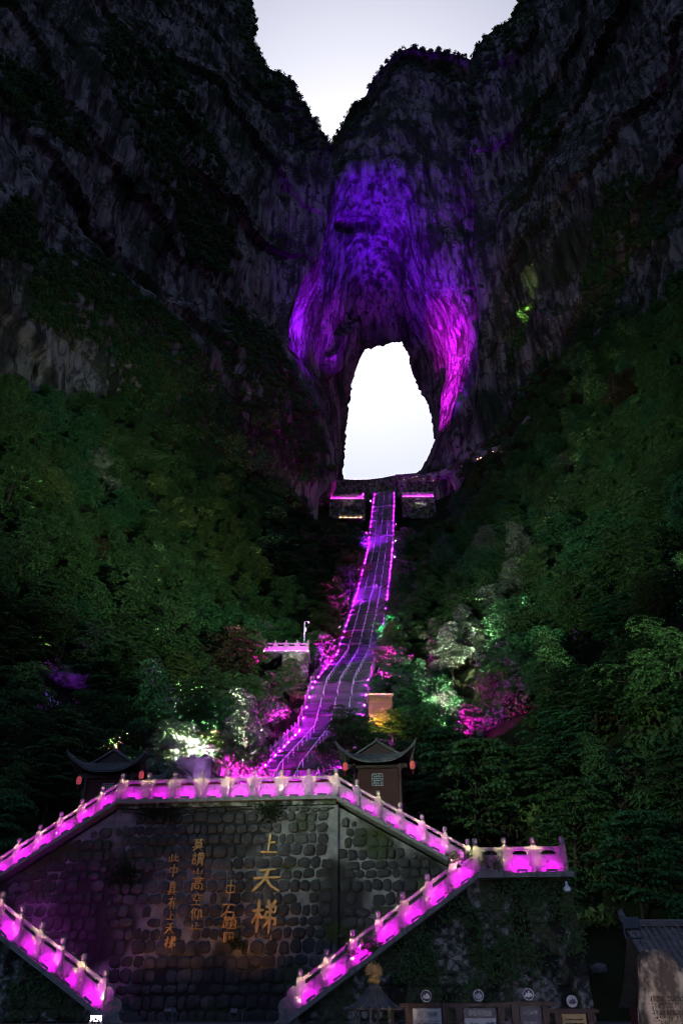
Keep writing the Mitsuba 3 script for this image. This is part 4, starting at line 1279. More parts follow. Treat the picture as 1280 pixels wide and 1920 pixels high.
def brush(ch, width, rs):
    """the character as brush strokes: (polygons of the unit square, y down), thick at the start, thinner at the end"""
    out = []
    for st in STROKES[ch].split('|'):
        q = np.array([[float(c) for c in p.split(',')] for p in st.split()]) / 100
        ln = LineString(q + rs.normal(0, 0.012, q.shape))
        n = 7
        pts = [ln.interpolate(f, normalized=True) for f in np.linspace(0, 1, n)]
        w = width * np.interp(np.linspace(0, 1, n), [0, 0.15, 0.5, 0.85, 1], [0.85, 1.1, 0.75, 0.95, 0.45]) * rs.uniform(0.8, 1.15)
        horiz = abs(q[-1, 0] - q[0, 0]) > abs(q[-1, 1] - q[0, 1])
        w *= 0.8 if horiz else 1.05
        out.append(shapely.union_all([shapely.union(Point(a).buffer(wa, 6), Point(b).buffer(wb, 6)).convex_hull for a, b, wa, wb in zip(pts[:-1], pts[1:], w[:-1], w[1:])]))
    return shapely.union_all(out).simplify(0.006)


def carve(ch, u0, u1, v0, v1, width, rs):
    x0, zt = on_wall((u0 + u1) / 2, v0, -0.12)
    _, zb = on_wall((u0 + u1) / 2, v1, -0.12)
    xa, _ = on_wall(u0, (v0 + v1) / 2, -0.12)
    xb, _ = on_wall(u1, (v0 + v1) / 2, -0.12)
    g = brush(ch, width, rs)
    g = shapely.affinity.affine_transform(g, [xb - xa, -0.06 * (xb - xa), -0.04 * (zt - zb), -(zt - zb), xa, zt + 0.03])
    part(WALL, 'carved_character', MB().prism(g, -0.185, 0.05), 'mat_gilt', tw=TW)


rs = np.random.default_rng(14)
for ch, u0, u1, v0, v1 in (('上', 488, 524, 1564, 1603), ('天', 473, 530, 1624, 1674), ('梯', 472, 524, 1688, 1750)):
    carve(ch, u0, u1, v0, v1, 0.054, rs)
for ch, u0, u1, v0, v1 in (('莫', 362, 384, 1574, 1597), ('謂', 360, 384, 1600, 1625), ('山', 361, 382, 1628, 1642), ('高', 359, 383, 1644, 1672), ('空', 358, 381, 1676, 1700), ('仰', 357, 381, 1703, 1727), ('止', 357, 378, 1730, 1745),
                           ('此', 316, 338, 1602, 1619), ('中', 316, 336, 1622, 1647), ('真', 315, 333, 1653, 1680), ('有', 315, 331, 1682, 1707), ('上', 312, 329, 1709, 1728), ('天', 309, 330, 1730, 1754), ('梯', 308, 331, 1757, 1781)):
    carve(ch, u0, u1, v0, v1, 0.048, rs)
for ch, u0, u1, v0, v1 in (('中', 422, 444, 1650, 1690), ('石', 415, 444, 1693, 1729), ('題', 418, 445, 1720, 1744)):
    carve(ch, u0, u1, v0, v1, 0.038, rs)
# the carver's square seal
xa, zt = on_wall(420, 1749, -0.12)
xb, zb = on_wall(437, 1767, -0.12)
frame = shapely.box(0, 0, 1, 1).difference(shapely.box(0.1, 0.1, 0.9, 0.9))
marks = [shapely.box(0.18, 0.16, 0.24, 0.84), shapely.box(0.33, 0.16, 0.39, 0.50), shapely.box(0.33, 0.62, 0.39, 0.84), shapely.box(0.18, 0.46, 0.52, 0.53), shapely.box(0.55, 0.16, 0.61, 0.84), shapely.box(0.55, 0.74, 0.84, 0.81), shapely.box(0.55, 0.45, 0.84, 0.52), shapely.box(0.78, 0.16, 0.84, 0.60), shapely.box(0.62, 0.20, 0.84, 0.27)]
g = shapely.affinity.affine_transform(shapely.union_all([frame] + marks), [xb - xa, 0, 0, zt - zb, xa, zb])
part(WALL, 'carved_seal', MB().prism(g, -0.17, 0.05), 'mat_gilt', tw=TW)

# ------------------------------------------------------------------ gate pavilions
def pavilion(cx, cy, base, E, zi, label, lattice_label):
    """one small gatehouse with a hipped gable roof whose corners sweep up; its foot at (cx, cy, base), eaves centre zi above that"""
    t = thing('gate_pavilion', label, 'pavilion')
    tw = T().translate([float(cx), float(cy), float(base)]).rotate([0, 0, 1], -5.0)
    I, ze, zg = E * 0.56, zi, zi + E * 0.30

    def skirt(s, tt, k):
        h = E * (1 - tt) + I * tt
        fl = 1 + 0.10 * abs(s) ** 5 * (1 - tt)
        z = ze + (zg - ze) * (0.55 * tt + 0.45 * tt ** 2) + E * 0.46 * abs(s) ** 3.0 * (1 - tt) ** 1.6
        p = np.array([s * h * fl, -h * fl, z])
        c, sn = [(1, 0), (0, 1), (-1, 0), (0, -1)][k]
        return np.array([p[0] * c - p[1] * sn, p[0] * sn + p[1] * c, p[2]])

    S, TT = np.linspace(-1, 1, 25), np.linspace(0, 1, 8)
    top, ribs, edge = MB(), MB(), MB()
    for k in range(4):
        g = np.array([[skirt(s, tt, k) for s in S] for tt in TT])
        top.grid(g, flip=False)
        top.grid(g - np.array([0, 0, 0.10]), flip=True)
        lip = np.array([[skirt(s, 0, k) + np.array([0, 0, dz]) for s in S] for dz in (-0.13, 0.03)])
        edge.grid(lip, flip=False)
        edge.tube(np.array([skirt(s, 0.0, k) for s in S]), 0.05, 5)
        for s in np.linspace(-0.94, 0.94, 19):
            ribs.tube(np.array([skirt(s, tt, k) + np.array([0, 0, 0.02]) for tt in np.linspace(0, 1, 6)]), 0.045, 5)
        hip = np.array([skirt(1, tt, k) + np.array([0, 0, 0.05]) for tt in np.linspace(0, 1, 8)])
        horn = np.vstack([hip[0] + (hip[0] - hip[1]) * 0.45 + np.array([0, 0, E * 0.05]), hip])
        edge.tube(horn, np.concatenate([[0.02], np.full(8, 0.075)]), 6)
    r = part(t, 'roof', top, 'mat_tile', smooth=30, tw=tw)
    part(r, 'ridge', edge, 'mat_tile', smooth=40, tw=tw)
    labels[part(r, 'tile_rib', ribs, 'mat_tile', smooth=40, tw=tw)] = {'kind': 'stuff'}
    # gable: ridge runs front to back
    gw, gh = I * 1.02, E * 0.34
    m = MB()
    m.prism(Polygon([(-gw, zg - 0.03), (gw, zg - 0.03), (0, zg + gh)]), -I * 0.92, I * 0.92)
    part(r, 'gable', m, 'mat_darkwood', tw=tw)
    m = MB()
    for s in (-1, 1):
        a, b = np.array([s * gw * 1.10, zg - 0.08]), np.array([0, zg + gh + 0.03])
        n = np.array([-(b - a)[1], (b - a)[0]])
        n = n / np.linalg.norm(n) * 0.11 * (1 if n[1] > 0 else -1)
        m.prism(Polygon([a, b, b + n, a + n]), -I * 1.06, I * 1.06)
    m.tube([[0, -I * 1.12, zg + gh + 0.16], [0, I * 1.12, zg + gh + 0.16]], 0.10, 6)
    part(r, 'gable_roof', m, 'mat_tile', tw=tw)
    rb = MB()
    for y in np.linspace(-I * 0.98, I * 0.98, 12):
        for s in (-1, 1):
            rb.tube([[s * gw * 1.08, y, zg + 0.04], [0, y, zg + gh + 0.15]], 0.045, 5)
    labels[part(r, 'gable_tile_rib', rb, 'mat_tile', tw=tw)] = {'kind': 'stuff'}
    W = E * 0.60
    part(t, 'wall', MB().box(-W, W, -W, W, -2.5, zi - 0.28), 'mat_redwall', tw=tw)
    for sx in (-1, 1):
        for sy in (-1, 1):
            part(t, 'column', MB().lathe([(0.11, -2.5), (0.11, zi + 0.05)], 10, at=(sx * (W + 0.08), sy * (W + 0.08), 0)), 'mat_darkwood', smooth=40, tw=tw)
            part(t, 'bracket', MB().prism(Polygon([(sx * (W + 0.1), zi - 0.5), (sx * (W + 0.55), zi + 0.02), (sx * (W + 0.1), zi + 0.02)]), sy * (W + 0.08) - 0.05, sy * (W + 0.08) + 0.05), 'mat_darkwood', tw=tw)
    part(t, 'beam', MB().box(-W - 0.6, W + 0.6, -W - 0.16, -W - 0.01, zi - 0.28, zi - 0.08), 'mat_darkwood', tw=tw)
    part(t, 'beam', MB().box(-W - 0.6, W + 0.6, W + 0.01, W + 0.16, zi - 0.28, zi - 0.08), 'mat_darkwood', tw=tw)
    # lattice window in the front wall
    lw, z0, z1 = 0.36, zi - 1.35, zi - 0.62
    part(t, 'window', MB().box(-lw, lw, -W - 0.012, -W - 0.003, z0, z1), 'mat_black', tw=tw)
    m = MB()
    for i in range(6):
        x = -lw + 0.02 + (2 * lw - 0.04) * i / 5
        m.box(x - 0.014, x + 0.014, -W - 0.045, -W - 0.015, z0, z1)
    for i in range(6):
        z = z0 + (z1 - z0) * i / 5
        m.box(-lw, lw, -W - 0.04, -W - 0.018, z - 0.016, z + 0.016)
    part(t, 'window_lattice', m, 'mat_paper', tw=tw, label=lattice_label)
    return tw, E, ze


def lantern(p, label, s=1.0):
    t = thing('red_lantern', label, 'lantern', 'red lanterns under the eaves')
    tw = T().translate([float(x) for x in p]).scale([s, s, s])
    prof = [(0.0, -0.26), (0.11, -0.26), (0.17, -0.20), (0.185, 0.0), (0.17, 0.20), (0.11, 0.26), (0.0, 0.26)]
    part(t, 'shade', MB().lathe(prof, 14), 'mat_lantern', smooth=40, tw=tw, emitter=area(0.05, 0.0055, 0.009, weight=0.15))
    rib = MB()
    for k in range(10):
        a = k / 10 * 2 * PI
        rib.tube(np.array([[r * 1.02 * math.cos(a), r * 1.02 * math.sin(a), z] for r, z in prof[1:-1]]), 0.008, 4)
    part(t, 'rib', rib, 'mat_gold', tw=tw)
    part(t, 'cap', MB().lathe([(0, 0.26), (0.09, 0.26), (0.09, 0.31), (0, 0.31)], 10).lathe([(0, -0.31), (0.09, -0.31), (0.09, -0.26), (0, -0.26)], 10).tube([[0, 0, 0.3], [0, 0, 0.75]], 0.01, 4), 'mat_gold', tw=tw)
    part(t, 'tassel', MB().lathe([(0.012, -0.31), (0.03, -0.38), (0.035, -0.62), (0, -0.62)], 7), 'mat_redcloth', tw=tw)


for (u, ve, Y, ub, side, word) in ((711, 1428, 52.5, 2.35, 1, 'right'), (205, 1446, 52.0, 2.35, -1, 'left')):
    c = P(u, ve, Y)
    zi = 4.3
    base = c[2] - zi
    tw, E, ze = pavilion(c[0], c[1] + ub * 0.9, base, ub, zi, f'dark wooden gate pavilion with upswept tiled roof behind the {word} end of the terrace', f'pale lattice of the {word} pavilion window')
    for s, uu, vv in ((-1, 647, 1438), (1, 773, 1435)) if side > 0 else ((-1, 148, 1464), (1, 265, 1454)):
        lantern(P(uu, vv, Y - 0.1), f'red lantern under the {"left" if s < 0 else "right"} eave corner of the {word} pavilion', 0.9)

# red cloths seen through the openings of the terrace balustrade
for (xa, xb, word) in ((-5.6, -0.3, 'left'), (1.6, 5.6, 'right')):
    t = thing('red_cloth', f'red cloth hung behind the {word} half of the terrace balustrade', 'cloth', 'red cloths behind the balustrade')
    xs, zs = np.linspace(xa, xb, 90), np.linspace(0.55, 1.06, 5)
    g = np.array([[[x, 0.62 + 0.045 * math.sin(x * 14 + 2 * math.sin(x * 2.3)) * (1.2 - z * 0.6), ZT + z] for x in xs] for z in zs])
    part(t, 'fabric', MB().grid(g).grid(g + np.array([0, 0.02, 0]), flip=True), 'mat_redcloth', smooth=True, tw=TW)
    m = MB()
    for x in np.linspace(xa, xb, 5):
        m.tube([[x, 0.70, ZT], [x, 0.70, ZT + 1.08]], 0.02, 5)
    m.tube([[xa, 0.70, ZT + 1.07], [xb, 0.70, ZT + 1.07]], 0.02, 5)
    part(t, 'frame', m, 'mat_metal', tw=TW)

# ------------------------------------------------------------------ lookouts and balconies with their own lit balustrades
def far_balustrade(name, label, where, p0, p1, n, h, thick, k, warm=True, open_=True):
    """a short run seen from afar: posts, panels, one glowing strip along the foot"""
    t = thing(name, label, 'balustrade')
    p0, p1 = np.asarray(p0, float), np.asarray(p1, float)
    d = (p1 - p0) / n
    e = d / np.linalg.norm(d)
    ang = math.degrees(math.atan2(e[1], e[0]))
    L = np.linalg.norm(d)
    pm = mikit.ply(MB().box(-thick, thick, -thick, thick, 0, h * 1.12).lathe([(thick * 0.7, h * 1.12), (thick, h * 1.2), (thick, h * 1.32), (0, h * 1.36)], 8).out())
    for i in range(n + 1):
        part(t, 'post', pm, 'mat_marble', tw=T().translate((p0 + d * i).tolist()).rotate([0, 0, 1], ang))
    for i in range(n):
        tw = T().translate((p0 + d * i).tolist()).rotate([0, 0, 1], ang)
        m = MB().box(thick, L - thick, -0.05, 0.05, 0.02, h * 0.66)
        m.box(thick, L * 0.24, -0.045, 0.045, h * 0.66, h * 0.86).box(L * 0.76, L - thick, -0.045, 0.045, h * 0.66, h * 0.86)
        part(t, 'panel', m, 'mat_marble', tw=tw)
        part(t, 'rail', MB().box(thick, L - thick, -0.08, 0.08, h * 0.86, h), 'mat_marble', tw=tw)
    lamp = thing('light_strip', f'magenta light strip along the foot of the {where}', 'light', 'light strips of the far balustrades')
    tw = T().translate(p0.tolist()).rotate([0, 0, 1], ang)
    W = L * n
    part(lamp, 'channel', MB().box(0, W, -0.26, -0.18, -0.02, 0.03), 'mat_metal', tw=tw)
    part(lamp, 'glow', MB().add([[0, -0.26, 0.08], [W, -0.26, 0.08], [W, -0.19, 0.035], [0, -0.19, 0.035]], [[0, 1, 2, 3]]), 'mat_lens', tw=tw, emitter=area(1.0, 0.003, 1.05, k))
    if warm:
        wl = thing('post_light_row', f'row of warm lamps at the posts of the {where}', 'light', 'rows of warm post lamps')
        m = MB()
        for i in range(n + 1):
            m.box(i * L - 0.06, i * L + 0.06, -thick - 0.14, -thick - 0.06, 0.02, 0.12)
        part(wl, 'lamp', m, 'mat_lens', tw=tw, emitter=area(1.0, 0.6, 0.22, 3.0, weight=0.3))
    return t


# lookout left of the stair
YL = 103
a, b = P(495, 1223, YL), P(577, 1219, YL)
b[2] = a[2]
far_balustrade('lookout_balustrade', 'small magenta lit balustrade of the lookout left of the stair', 'lookout left of the stair', a, b, 4, 1.35, 0.13, 45)
t = thing('lookout', 'masonry lookout pier left of the stair with a floodlit face', 'lookout')
c = P(528, 1250, YL)
part(t, 'slab', MB().box(a[0] - 0.2, b[0] + 0.3, YL - 0.30, YL + 3.4, a[2] - 0.28, a[2] - 0.003), 'mat_stair')
part(t, 'pier', MB().box(c[0], b[0] + 0.1, YL - 0.2, YL + 3.2, a[2] - 9, a[2] - 0.28), 'mat_mossy')
flood(P(517, 1244, YL - 2.4), P(556, 1233, YL - 0.3), WHITE, 5, 30, 'white floodlight below the lookout, the left of the pair', 'floodlights below the lookout', size=0.8, lens_k=4)
flood(P(538, 1243, YL - 2.2), P(560, 1230, YL - 0.3), WHITE, 4, 30, 'white floodlight below the lookout, the right of the pair', 'floodlights below the lookout', size=0.8, lens_k=4)
t = thing('camera_pole', 'grey pole with a surveillance camera on the small lookout', 'pole')
q, top = P(570, 1203, YL + 1), P(570, 1166, YL + 1)
part(t, 'pole', MB().tube([[q[0], q[1], a[2]], [q[0], q[1], top[2]], [q[0] + 0.55, q[1], top[2] + 0.05]], 0.075, 7), 'mat_white')
part(t, 'camera', MB().lathe([(0.0, -0.28), (0.12, -0.24), (0.16, -0.1), (0.16, 0.0), (0.0, 0.02)], 10, at=(q[0] + 0.55, q[1], top[2])), 'mat_white')
part(t, 'cabinet', MB().box(q[0] - 0.05, q[0] + 0.30, q[1] - 0.22, q[1] - 0.02, top[2] - 1.6, top[2] - 1.0), 'mat_white')

# balconies on both sides of the stair head
YT = 234
for (u0, u1, v, side, word) in ((620, 681, 936, -1, 'left'), (755, 812, 932, 1, 'right')):
    a, b = P(u0, v, YT), P(u1, v, YT)
    b[2] = a[2]
    far_balustrade('balcony_balustrade', f'magenta lit balustrade of the balcony {word} of the stair head, under the arch', f'balcony {word} of the stair head', a, b, 6, 1.9, 0.2, 80)
    t = thing('balcony_wall', f'dark masonry wall below the {word} balcony at the stair head', 'wall')
    part(t, 'masonry', MB().box(a[0] - 0.5, b[0] + 0.5, YT - 0.1, 246, a[2] - 9, a[2] - 0.35), 'mat_mossy')
    part(t, 'coping', MB().box(a[0] - 0.7, b[0] + 0.7, YT - 0.30, 246, a[2] - 0.35, a[2] - 0.01), 'mat_stair')
    if side < 0:
        flood(P(629, 953, YT - 4), P(655, 930, YT - 0.5), WHITE, 22, 24, 'white floodlight below the left balcony at the stair head', 'floodlights below the balconies', lens_k=5)
    else:
        flood(P(790, 948, YT - 4), P(784, 933, YT - 0.5), WHITE, 12, 40, 'white floodlight below the right balcony at the stair head', 'floodlights below the balconies', lens_k=6)
a, b = P(638, 972, 216), P(676, 969, 216)
b[2] = a[2]
t = thing('warm_lit_railing', 'short dark railing with warm lit posts left of the upper stair', 'railing')
m = MB()
for k in range(5):
    x = a[0] + (b[0] - a[0]) * k / 4
    part(t, 'post', MB().box(x - 0.18, x + 0.18, 215.8, 216.2, a[2] - 0.3, a[2] + 1.5), 'mat_marble')
    m.box(x - 0.1, x + 0.1, 215.4, 215.55, a[2], a[2] + 0.15)
part(t, 'rail', MB().box(a[0], b[0], 215.95, 216.05, a[2] + 1.0, a[2] + 1.2).box(a[0] - 0.4, b[0] + 0.4, 215.3, 217.5, a[2] - 0.6, a[2] - 0.3), 'mat_stair')
part(t, 'lamp', m, 'mat_lens', emitter=area(1.0, 0.5, 0.15, 14))
# terrace block right of the stair head, dotted with little lights
t = thing('stone_bastion', 'dark stone bastion right of the stair head, dotted with little warm lights', 'wall')
a, b = P(744, 916, 241), P(829, 893, 241)
part(t, 'masonry', MB().box(a[0], b[0], 241, 250, a[2] - 4, b[2] - 0.2), 'mat_mossy')
part(t, 'parapet', MB().box(a[0] - 0.3, b[0] + 0.3, 240.7, 241.4, b[2] - 0.2, b[2] + 0.7), 'mat_stair')


def glow_lamp(p, label, s, k, col=(1.0, 0.6, 0.3), group='little lamps by the paths'):
    t = thing('little_lamp', label, 'lamp', group)
    tw = T().translate([float(x) for x in p]).scale([s, s, s])
    part(t, 'globe', MB().lathe([(0, 0.2), (0.14, 0.26), (0.2, 0.4), (0.14, 0.54), (0, 0.6)], 8), 'mat_lens', tw=tw, emitter=area(*[c * k for c in col], weight=0.08))
    part(t, 'stem', MB().lathe([(0.05, -1.4), (0.05, 0.2), (0.12, 0.22), (0.0, 0.23)], 6), 'mat_metal', tw=tw)


for i, (u, v) in enumerate(((757, 900), (774, 896), (781, 895), (793, 898), (806, 897), (812, 903))):
    glow_lamp(P(u, v, 240.2), f'little warm light on the bastion under the arch, {nth(i + 1)} from the left', 0.7, 1.1)

# cliff path on the right with its stone parapet and piers
t = thing('cliff_path', 'stone walkway with parapet climbing along the foot of the right cliff', 'path')
line = [(800, 892, 240), (846, 880, 236), (884, 862, 230), (914, 846, 225), (944, 836, 220), (962, 820, 217), (976, 800, 214), (992, 778, 211), (1004, 768, 208), (1022, 763, 205)]
pts = np.array([P(*q) for q in line])
m, rail = MB(), MB()
for p, q in zip(pts[:-1], pts[1:]):
    back = np.array([0.6, 3.0, 0])
    m.hexa([p - [0, 0, 1.6], q - [0, 0, 1.6], q + back - [0, 0, 1.6], p + back - [0, 0, 1.6], p, q, q + back, p + back])
    dv = np.array([0.05, 0.3, 0])
    rail.hexa([p, q, q + dv, p + dv, p + [0, 0, 1.0], q + [0, 0, 1.0], q + dv + [0, 0, 1.0], p + dv + [0, 0, 1.0]])
part(t, 'deck', m, 'mat_wall')
part(t, 'parapet', rail, 'mat_wall')
for (u, v0, v1, Y) in ((1004, 768, 800, 208.5), (994, 790, 832, 211.5), (985, 806, 836, 213), (975, 812, 840, 214.6)):
    p, q = P(u, v0, Y), P(u, v1, Y)
    part(t, 'pier', MB().box(p[0] - 0.5, p[0] + 0.5, Y, Y + 1.2, q[2] - 6, p[2] - 1.5), 'mat_wall')
for i, (u, v, Y) in enumerate(((866, 878, 230), (895, 864, 226), (901, 862, 225), (924, 850, 221), (940, 850, 218), (948, 846, 217))):
    glow_lamp(P(u, v - 2, Y), f'little warm light on the cliff path, {nth(i + 1)} from the arch', 0.8, 1.4)
uvr = PX(CR)
foot = CR[np.argmin(np.hypot(uvr[:, 0] - 966, uvr[:, 1] - 676))]
head = CR[np.argmin(np.hypot(uvr[:, 0] - 986, uvr[:, 1] - 572))]
flood(foot + np.array([-1.5, -7.0, 0.0]), head, (0.85, 1.0, 0.42), 3200, 8, 'greenish white floodlight at the foot of the right cliff, turned up the hanging plants', 'floodlights on the cliff path', beam=3, size=1.4)
t = thing('path_mast', 'thin dark mast beside the cliff path on the right', 'pole')
p, q = P(1062, 760, 204), P(1062, 712, 204)
part(t, 'pole', MB().tube([p - np.array([0, 0, 3]), q], 0.14, 6), 'mat_metal')
part(t, 'crossbar', MB().box(q[0] - 0.8, q[0] + 0.8, q[1] - 0.06, q[1] + 0.06, q[2] - 1.0, q[2] - 0.8), 'mat_metal')

# coloured dots beside the stair: little lamps on the railings
dots = [(639, 1178, -1, 'white'), (628, 1205, -1, 'pink'), (655, 1135, -1, 'pink'), (664, 1098, -1, 'pink'), (672, 1070, -1, 'white'), (676, 1044, -1, 'red'), (684, 1000, -1, 'pink'), (696, 941, -1, 'white'), (741, 1016, 1, 'white'), (739, 1046, 1, 'white'), (737, 1075, 1, 'amber'), (724, 1200, 1, 'white'), (728, 1206, 1, 'white'), (748, 985, 1, 'pink')]
tone = {'white': (0.9, 0.9, 1.0), 'pink': (1.0, 0.10, 0.9), 'red': (1.0, 0.12, 0.03), 'amber': (1.0, 0.55, 0.1)}
for i, (u, v, s, c) in enumerate(dots):
    r = ray(u, v)
    ys = np.linspace(70, 238, 400)
    pts = np.array([stair_pt(y, s * (SW + 0.9), 1.0) for y in ys])
    k = np.argmin(np.abs(PX(pts)[:, 1] - v))
    glow_lamp(pts[k], f'little {c} lamp {"left" if s < 0 else "right"} of the stair, number {nth(min(i + 1, 12)) if i < 12 else "last"} in the row'.replace('number ', ''), 0.8, 2.6, tone[c], 'little lamps beside the stair')

# ------------------------------------------------------------------ things in front of the walls
t = thing('dome_camera', 'white dome camera hanging on the right front wall', 'camera')
x, z = on_wall(1063, 1668, YF - 0.25)
tw = TW @ T().translate([float(x), YF - 0.25, float(z)])
part(t, 'dome', MB().lathe([(0.0, -0.12), (0.12, -0.10), (0.17, -0.02), (0.16, 0.06), (0.07, 0.14), (0.045, 0.30), (0.0, 0.31)], 14), 'mat_white', smooth=40, tw=tw)
part(t, 'arm', MB().box(-0.03, 0.03, -0.03, 0.40, 0.28, 0.34), 'mat_metal', tw=tw)

# scroll stones at the feet of the lower flights
for (x, z, s, word) in ((LFR[1][0] + 0.35, LFR[1][1] + 0.22, -1, 'right'), (LFL[1][0] - 0.30, LFL[1][1] + 0.18, 1, 'left')):
    t = thing('scroll_stone', f'carved drum shaped scroll stone at the foot of the {word} lower flight', 'stone', 'scroll stones')
    g = shapely.union_all([Point(0.50, 0.12).buffer(0.36, 12), Point(0.24, 0.62).buffer(0.24, 10), Point(0.62, -0.35).buffer(0.22, 10), Point(0.86, -0.50).buffer(0.14, 8), shapely.box(0.05, -0.55, 0.5, 0.70), Polygon([(0.1, -0.55), (0.9, -0.62), (0.8, -0.2), (0.3, 0.5)])]).buffer(0.01)
    flip = (lambda q: shapely.affinity.scale(q, s, 1, origin=(0, 0)))
    tw = TW @ T().translate([float(x), YF, float(z)])
    part(t, 'slab', MB().prism(flip(g), -0.10, 0.10), 'mat_marble', tw=tw)
    m = MB().prism(flip(Point(0.50, 0.12).buffer(0.29, 14).difference(Point(0.50, 0.12).buffer(0.25, 14))), -0.13, -0.1)
    for k in range(6):
        a = k * PI / 3
        m.prism(flip(LineString([(0.5, 0.12), (0.5 + 0.25 * math.cos(a), 0.12 + 0.25 * math.sin(a))]).buffer(0.012)), -0.125, -0.1)
    m.prism(flip(Point(0.50, 0.12).buffer(0.06, 8)), -0.14, -0.1)
    part(t, 'carving', m, 'mat_marble', tw=tw)

# roofed bronze incense burner with a gold lotus on top
YI = 30.0
c = P(701, 1868, YI)
t = thing('incense_burner', 'dark round roofed incense burner with a gilded lotus finial, before the right front wall', 'incense burner')
top, eave, apex = P(701, 1812, YI)[2], P(701, 1893, YI)[2], P(701, 1846, YI)[2]
tw = T().translate([float(c[0]), YI, 0])
R = 0.98
ts = np.linspace(0, 1, 10)
prof = [(0.12 + (R - 0.12) * f ** 1.0, apex - (apex - eave) * (1 - (1 - f) ** 1.9)) for f in ts]
roof = part(t, 'roof', MB().lathe(prof[::-1] + [(0.0, apex + 0.02)], 24).lathe([(0.2, eave + 0.05), (R, eave - 0.04), (R, eave + 0.0)], 24), 'mat_tile', smooth=40, tw=tw)
ribs = MB()
for k in range(28):
    a = k / 28 * 2 * PI
    ribs.tube(np.array([[r * math.cos(a), r * math.sin(a), z + 0.015] for r, z in prof]), np.linspace(0.012, 0.035, 10), 5)
    e = prof[-1]
    ribs.lathe([(0, e[1] - 0.02), (0.045, e[1] - 0.02), (0.045, e[1] + 0.05), (0, e[1] + 0.05)], 6, at=(e[0] * math.cos(a), e[0] * math.sin(a), 0))
labels[part(roof, 'tile_rib', ribs, 'mat_tile', tw=tw)] = {'kind': 'stuff'}
for k in range(6):
    a = k * PI / 3 + 0.3
    part(t, 'post', MB().lathe([(0.05, 0.5), (0.05, eave + 0.05)], 8, at=(0.62 * math.cos(a), 0.62 * math.sin(a), 0)), 'mat_metal', tw=tw)
part(t, 'bowl', MB().lathe([(0.0, 0.7), (0.5, 0.75), (0.72, 1.1), (0.78, 1.5), (0.84, 1.55), (0.84, 1.62), (0.7, 1.6), (0.6, 1.3), (0, 1.25)], 20), 'mat_metal', smooth=40, tw=tw)
part(t, 'base', MB().lathe([(0.0, 0.0), (0.9, 0.0), (0.9, 0.25), (0.5, 0.4), (0.45, 0.72), (0, 0.72)], 20), 'mat_stair', tw=tw)
fin = part(t, 'finial', MB().lathe([(0.12, apex), (0.20, apex + 0.04), (0.21, apex + 0.12), (0.15, apex + 0.16), (0.17, apex + 0.20), (0.10, apex + 0.24), (0.0, apex + 0.25)], 14), 'mat_gold', smooth=40, tw=tw)
cz = (apex + 0.24 + top) / 2
m = MB()
for lay, (n, rr, hh) in enumerate(((11, 0.25, 0.17), (9, 0.20, 0.20))):
    for k in range(n):
        a = k / n * PI * 1.5 - PI * 0.25
        d = np.array([math.cos(a), math.sin(a)])
        q = Polygon([np.array([0, 0]) + d * rr * 0.55 + np.array([-d[1], d[0]]) * 0.055, d * (rr + hh * 0.45), d * rr * 0.55 - np.array([-d[1], d[0]]) * 0.055])
        m.prism(shapely.affinity.translate(q, 0, cz - 0.02), -0.03 - 0.04 * lay, 0.0 + 0.02 * (1 - lay))
labels[part(fin, 'petal', m, 'mat_gold', tw=tw)] = {'kind': 'stuff'}
part(fin, 'jewel', MB().lathe([(0.0, cz - 0.17), (0.10, cz - 0.12), (0.135, cz), (0.10, cz + 0.10), (0.0, cz + 0.17)], 14, at=(0, -0.06, 0)), 'mat_gold', smooth=True, tw=tw)
flood((c[0] + 1.0, YI - 5, 0.5), (c[0], YI, top), (1.0, 0.72, 0.45), 3.0, 22, 'small warm floodlight on the plaza before the incense burner', 'floodlights on the plaza', size=0.5)


# ------------------------------------------------------------------ notice boards
def cjk(text, height):
    """flat lettering as shapely polygons in x, z, from the CJK font that comes with the renderer"""
    from PIL import Image, ImageDraw, ImageFont
    import glob
    try:
        font = ImageFont.truetype(glob.glob('/opt/blender-*/*/datafiles/fonts/Noto Sans CJK Regular.woff2')[0], 64)
    except Exception:
        return None
    x0, y0, x1, y1 = font.getbbox(text, anchor='ls')
    im = Image.new('L', (x1 - x0 + 8, y1 - y0 + 8))
    ImageDraw.Draw(im).text((4 - x0, 4 - y0), text, 255, font, anchor='ls')
    on = np.pad(np.asarray(im) > 110, ((0, 0), (1, 1))).astype(np.int8)
    r, st = np.nonzero(np.diff(on, axis=1) == 1)
    en = np.nonzero(np.diff(on, axis=1) == -1)[1]
    g = shapely.union_all(shapely.box(st, -r - 1, en, -r)).buffer(0.5).buffer(-0.5).simplify(0.6)
    k = height / 58.0
    return shapely.affinity.affine_transform(g, [k, 0, 0, k, 0, 0]), (x1 - x0 + 8) * k, (y1 - y0 + 8) * k


def text_on(parent, tw, text, cx, z, height, mat, y=-0.052):
    got = cjk(text, height)
    if got is None:
        return
    g, w, h = got
    part(parent, 'lettering', MB().prism(shapely.affinity.translate(g, cx - w / 2, z + h / 2), y, y + 0.008), mat, tw=tw)


def text_lines(parent, tw, x0, x1, z0, z1, n, mat, rs, y=-0.05):
    """rows of small print too fine to read: short dashes of uneven length"""
    m = MB()
    for i in range(n):
        z = z1 - (z1 - z0) * (i + 0.5) / n
        h = (z1 - z0) / n * 0.24
        x = x0
        while x < x1 - 0.02:
            w = rs.uniform(0.02, 0.06)
            m.box(x, min(x + w, x1), y, y + 0.006, z - h * rs.uniform(0.5, 1), z + h * rs.uniform(0.5, 1))
            x += w + rs.uniform(0.008, 0.016)
    labels[part(parent, 'small_print', m, mat, tw=tw)] = {'kind': 'stuff'}


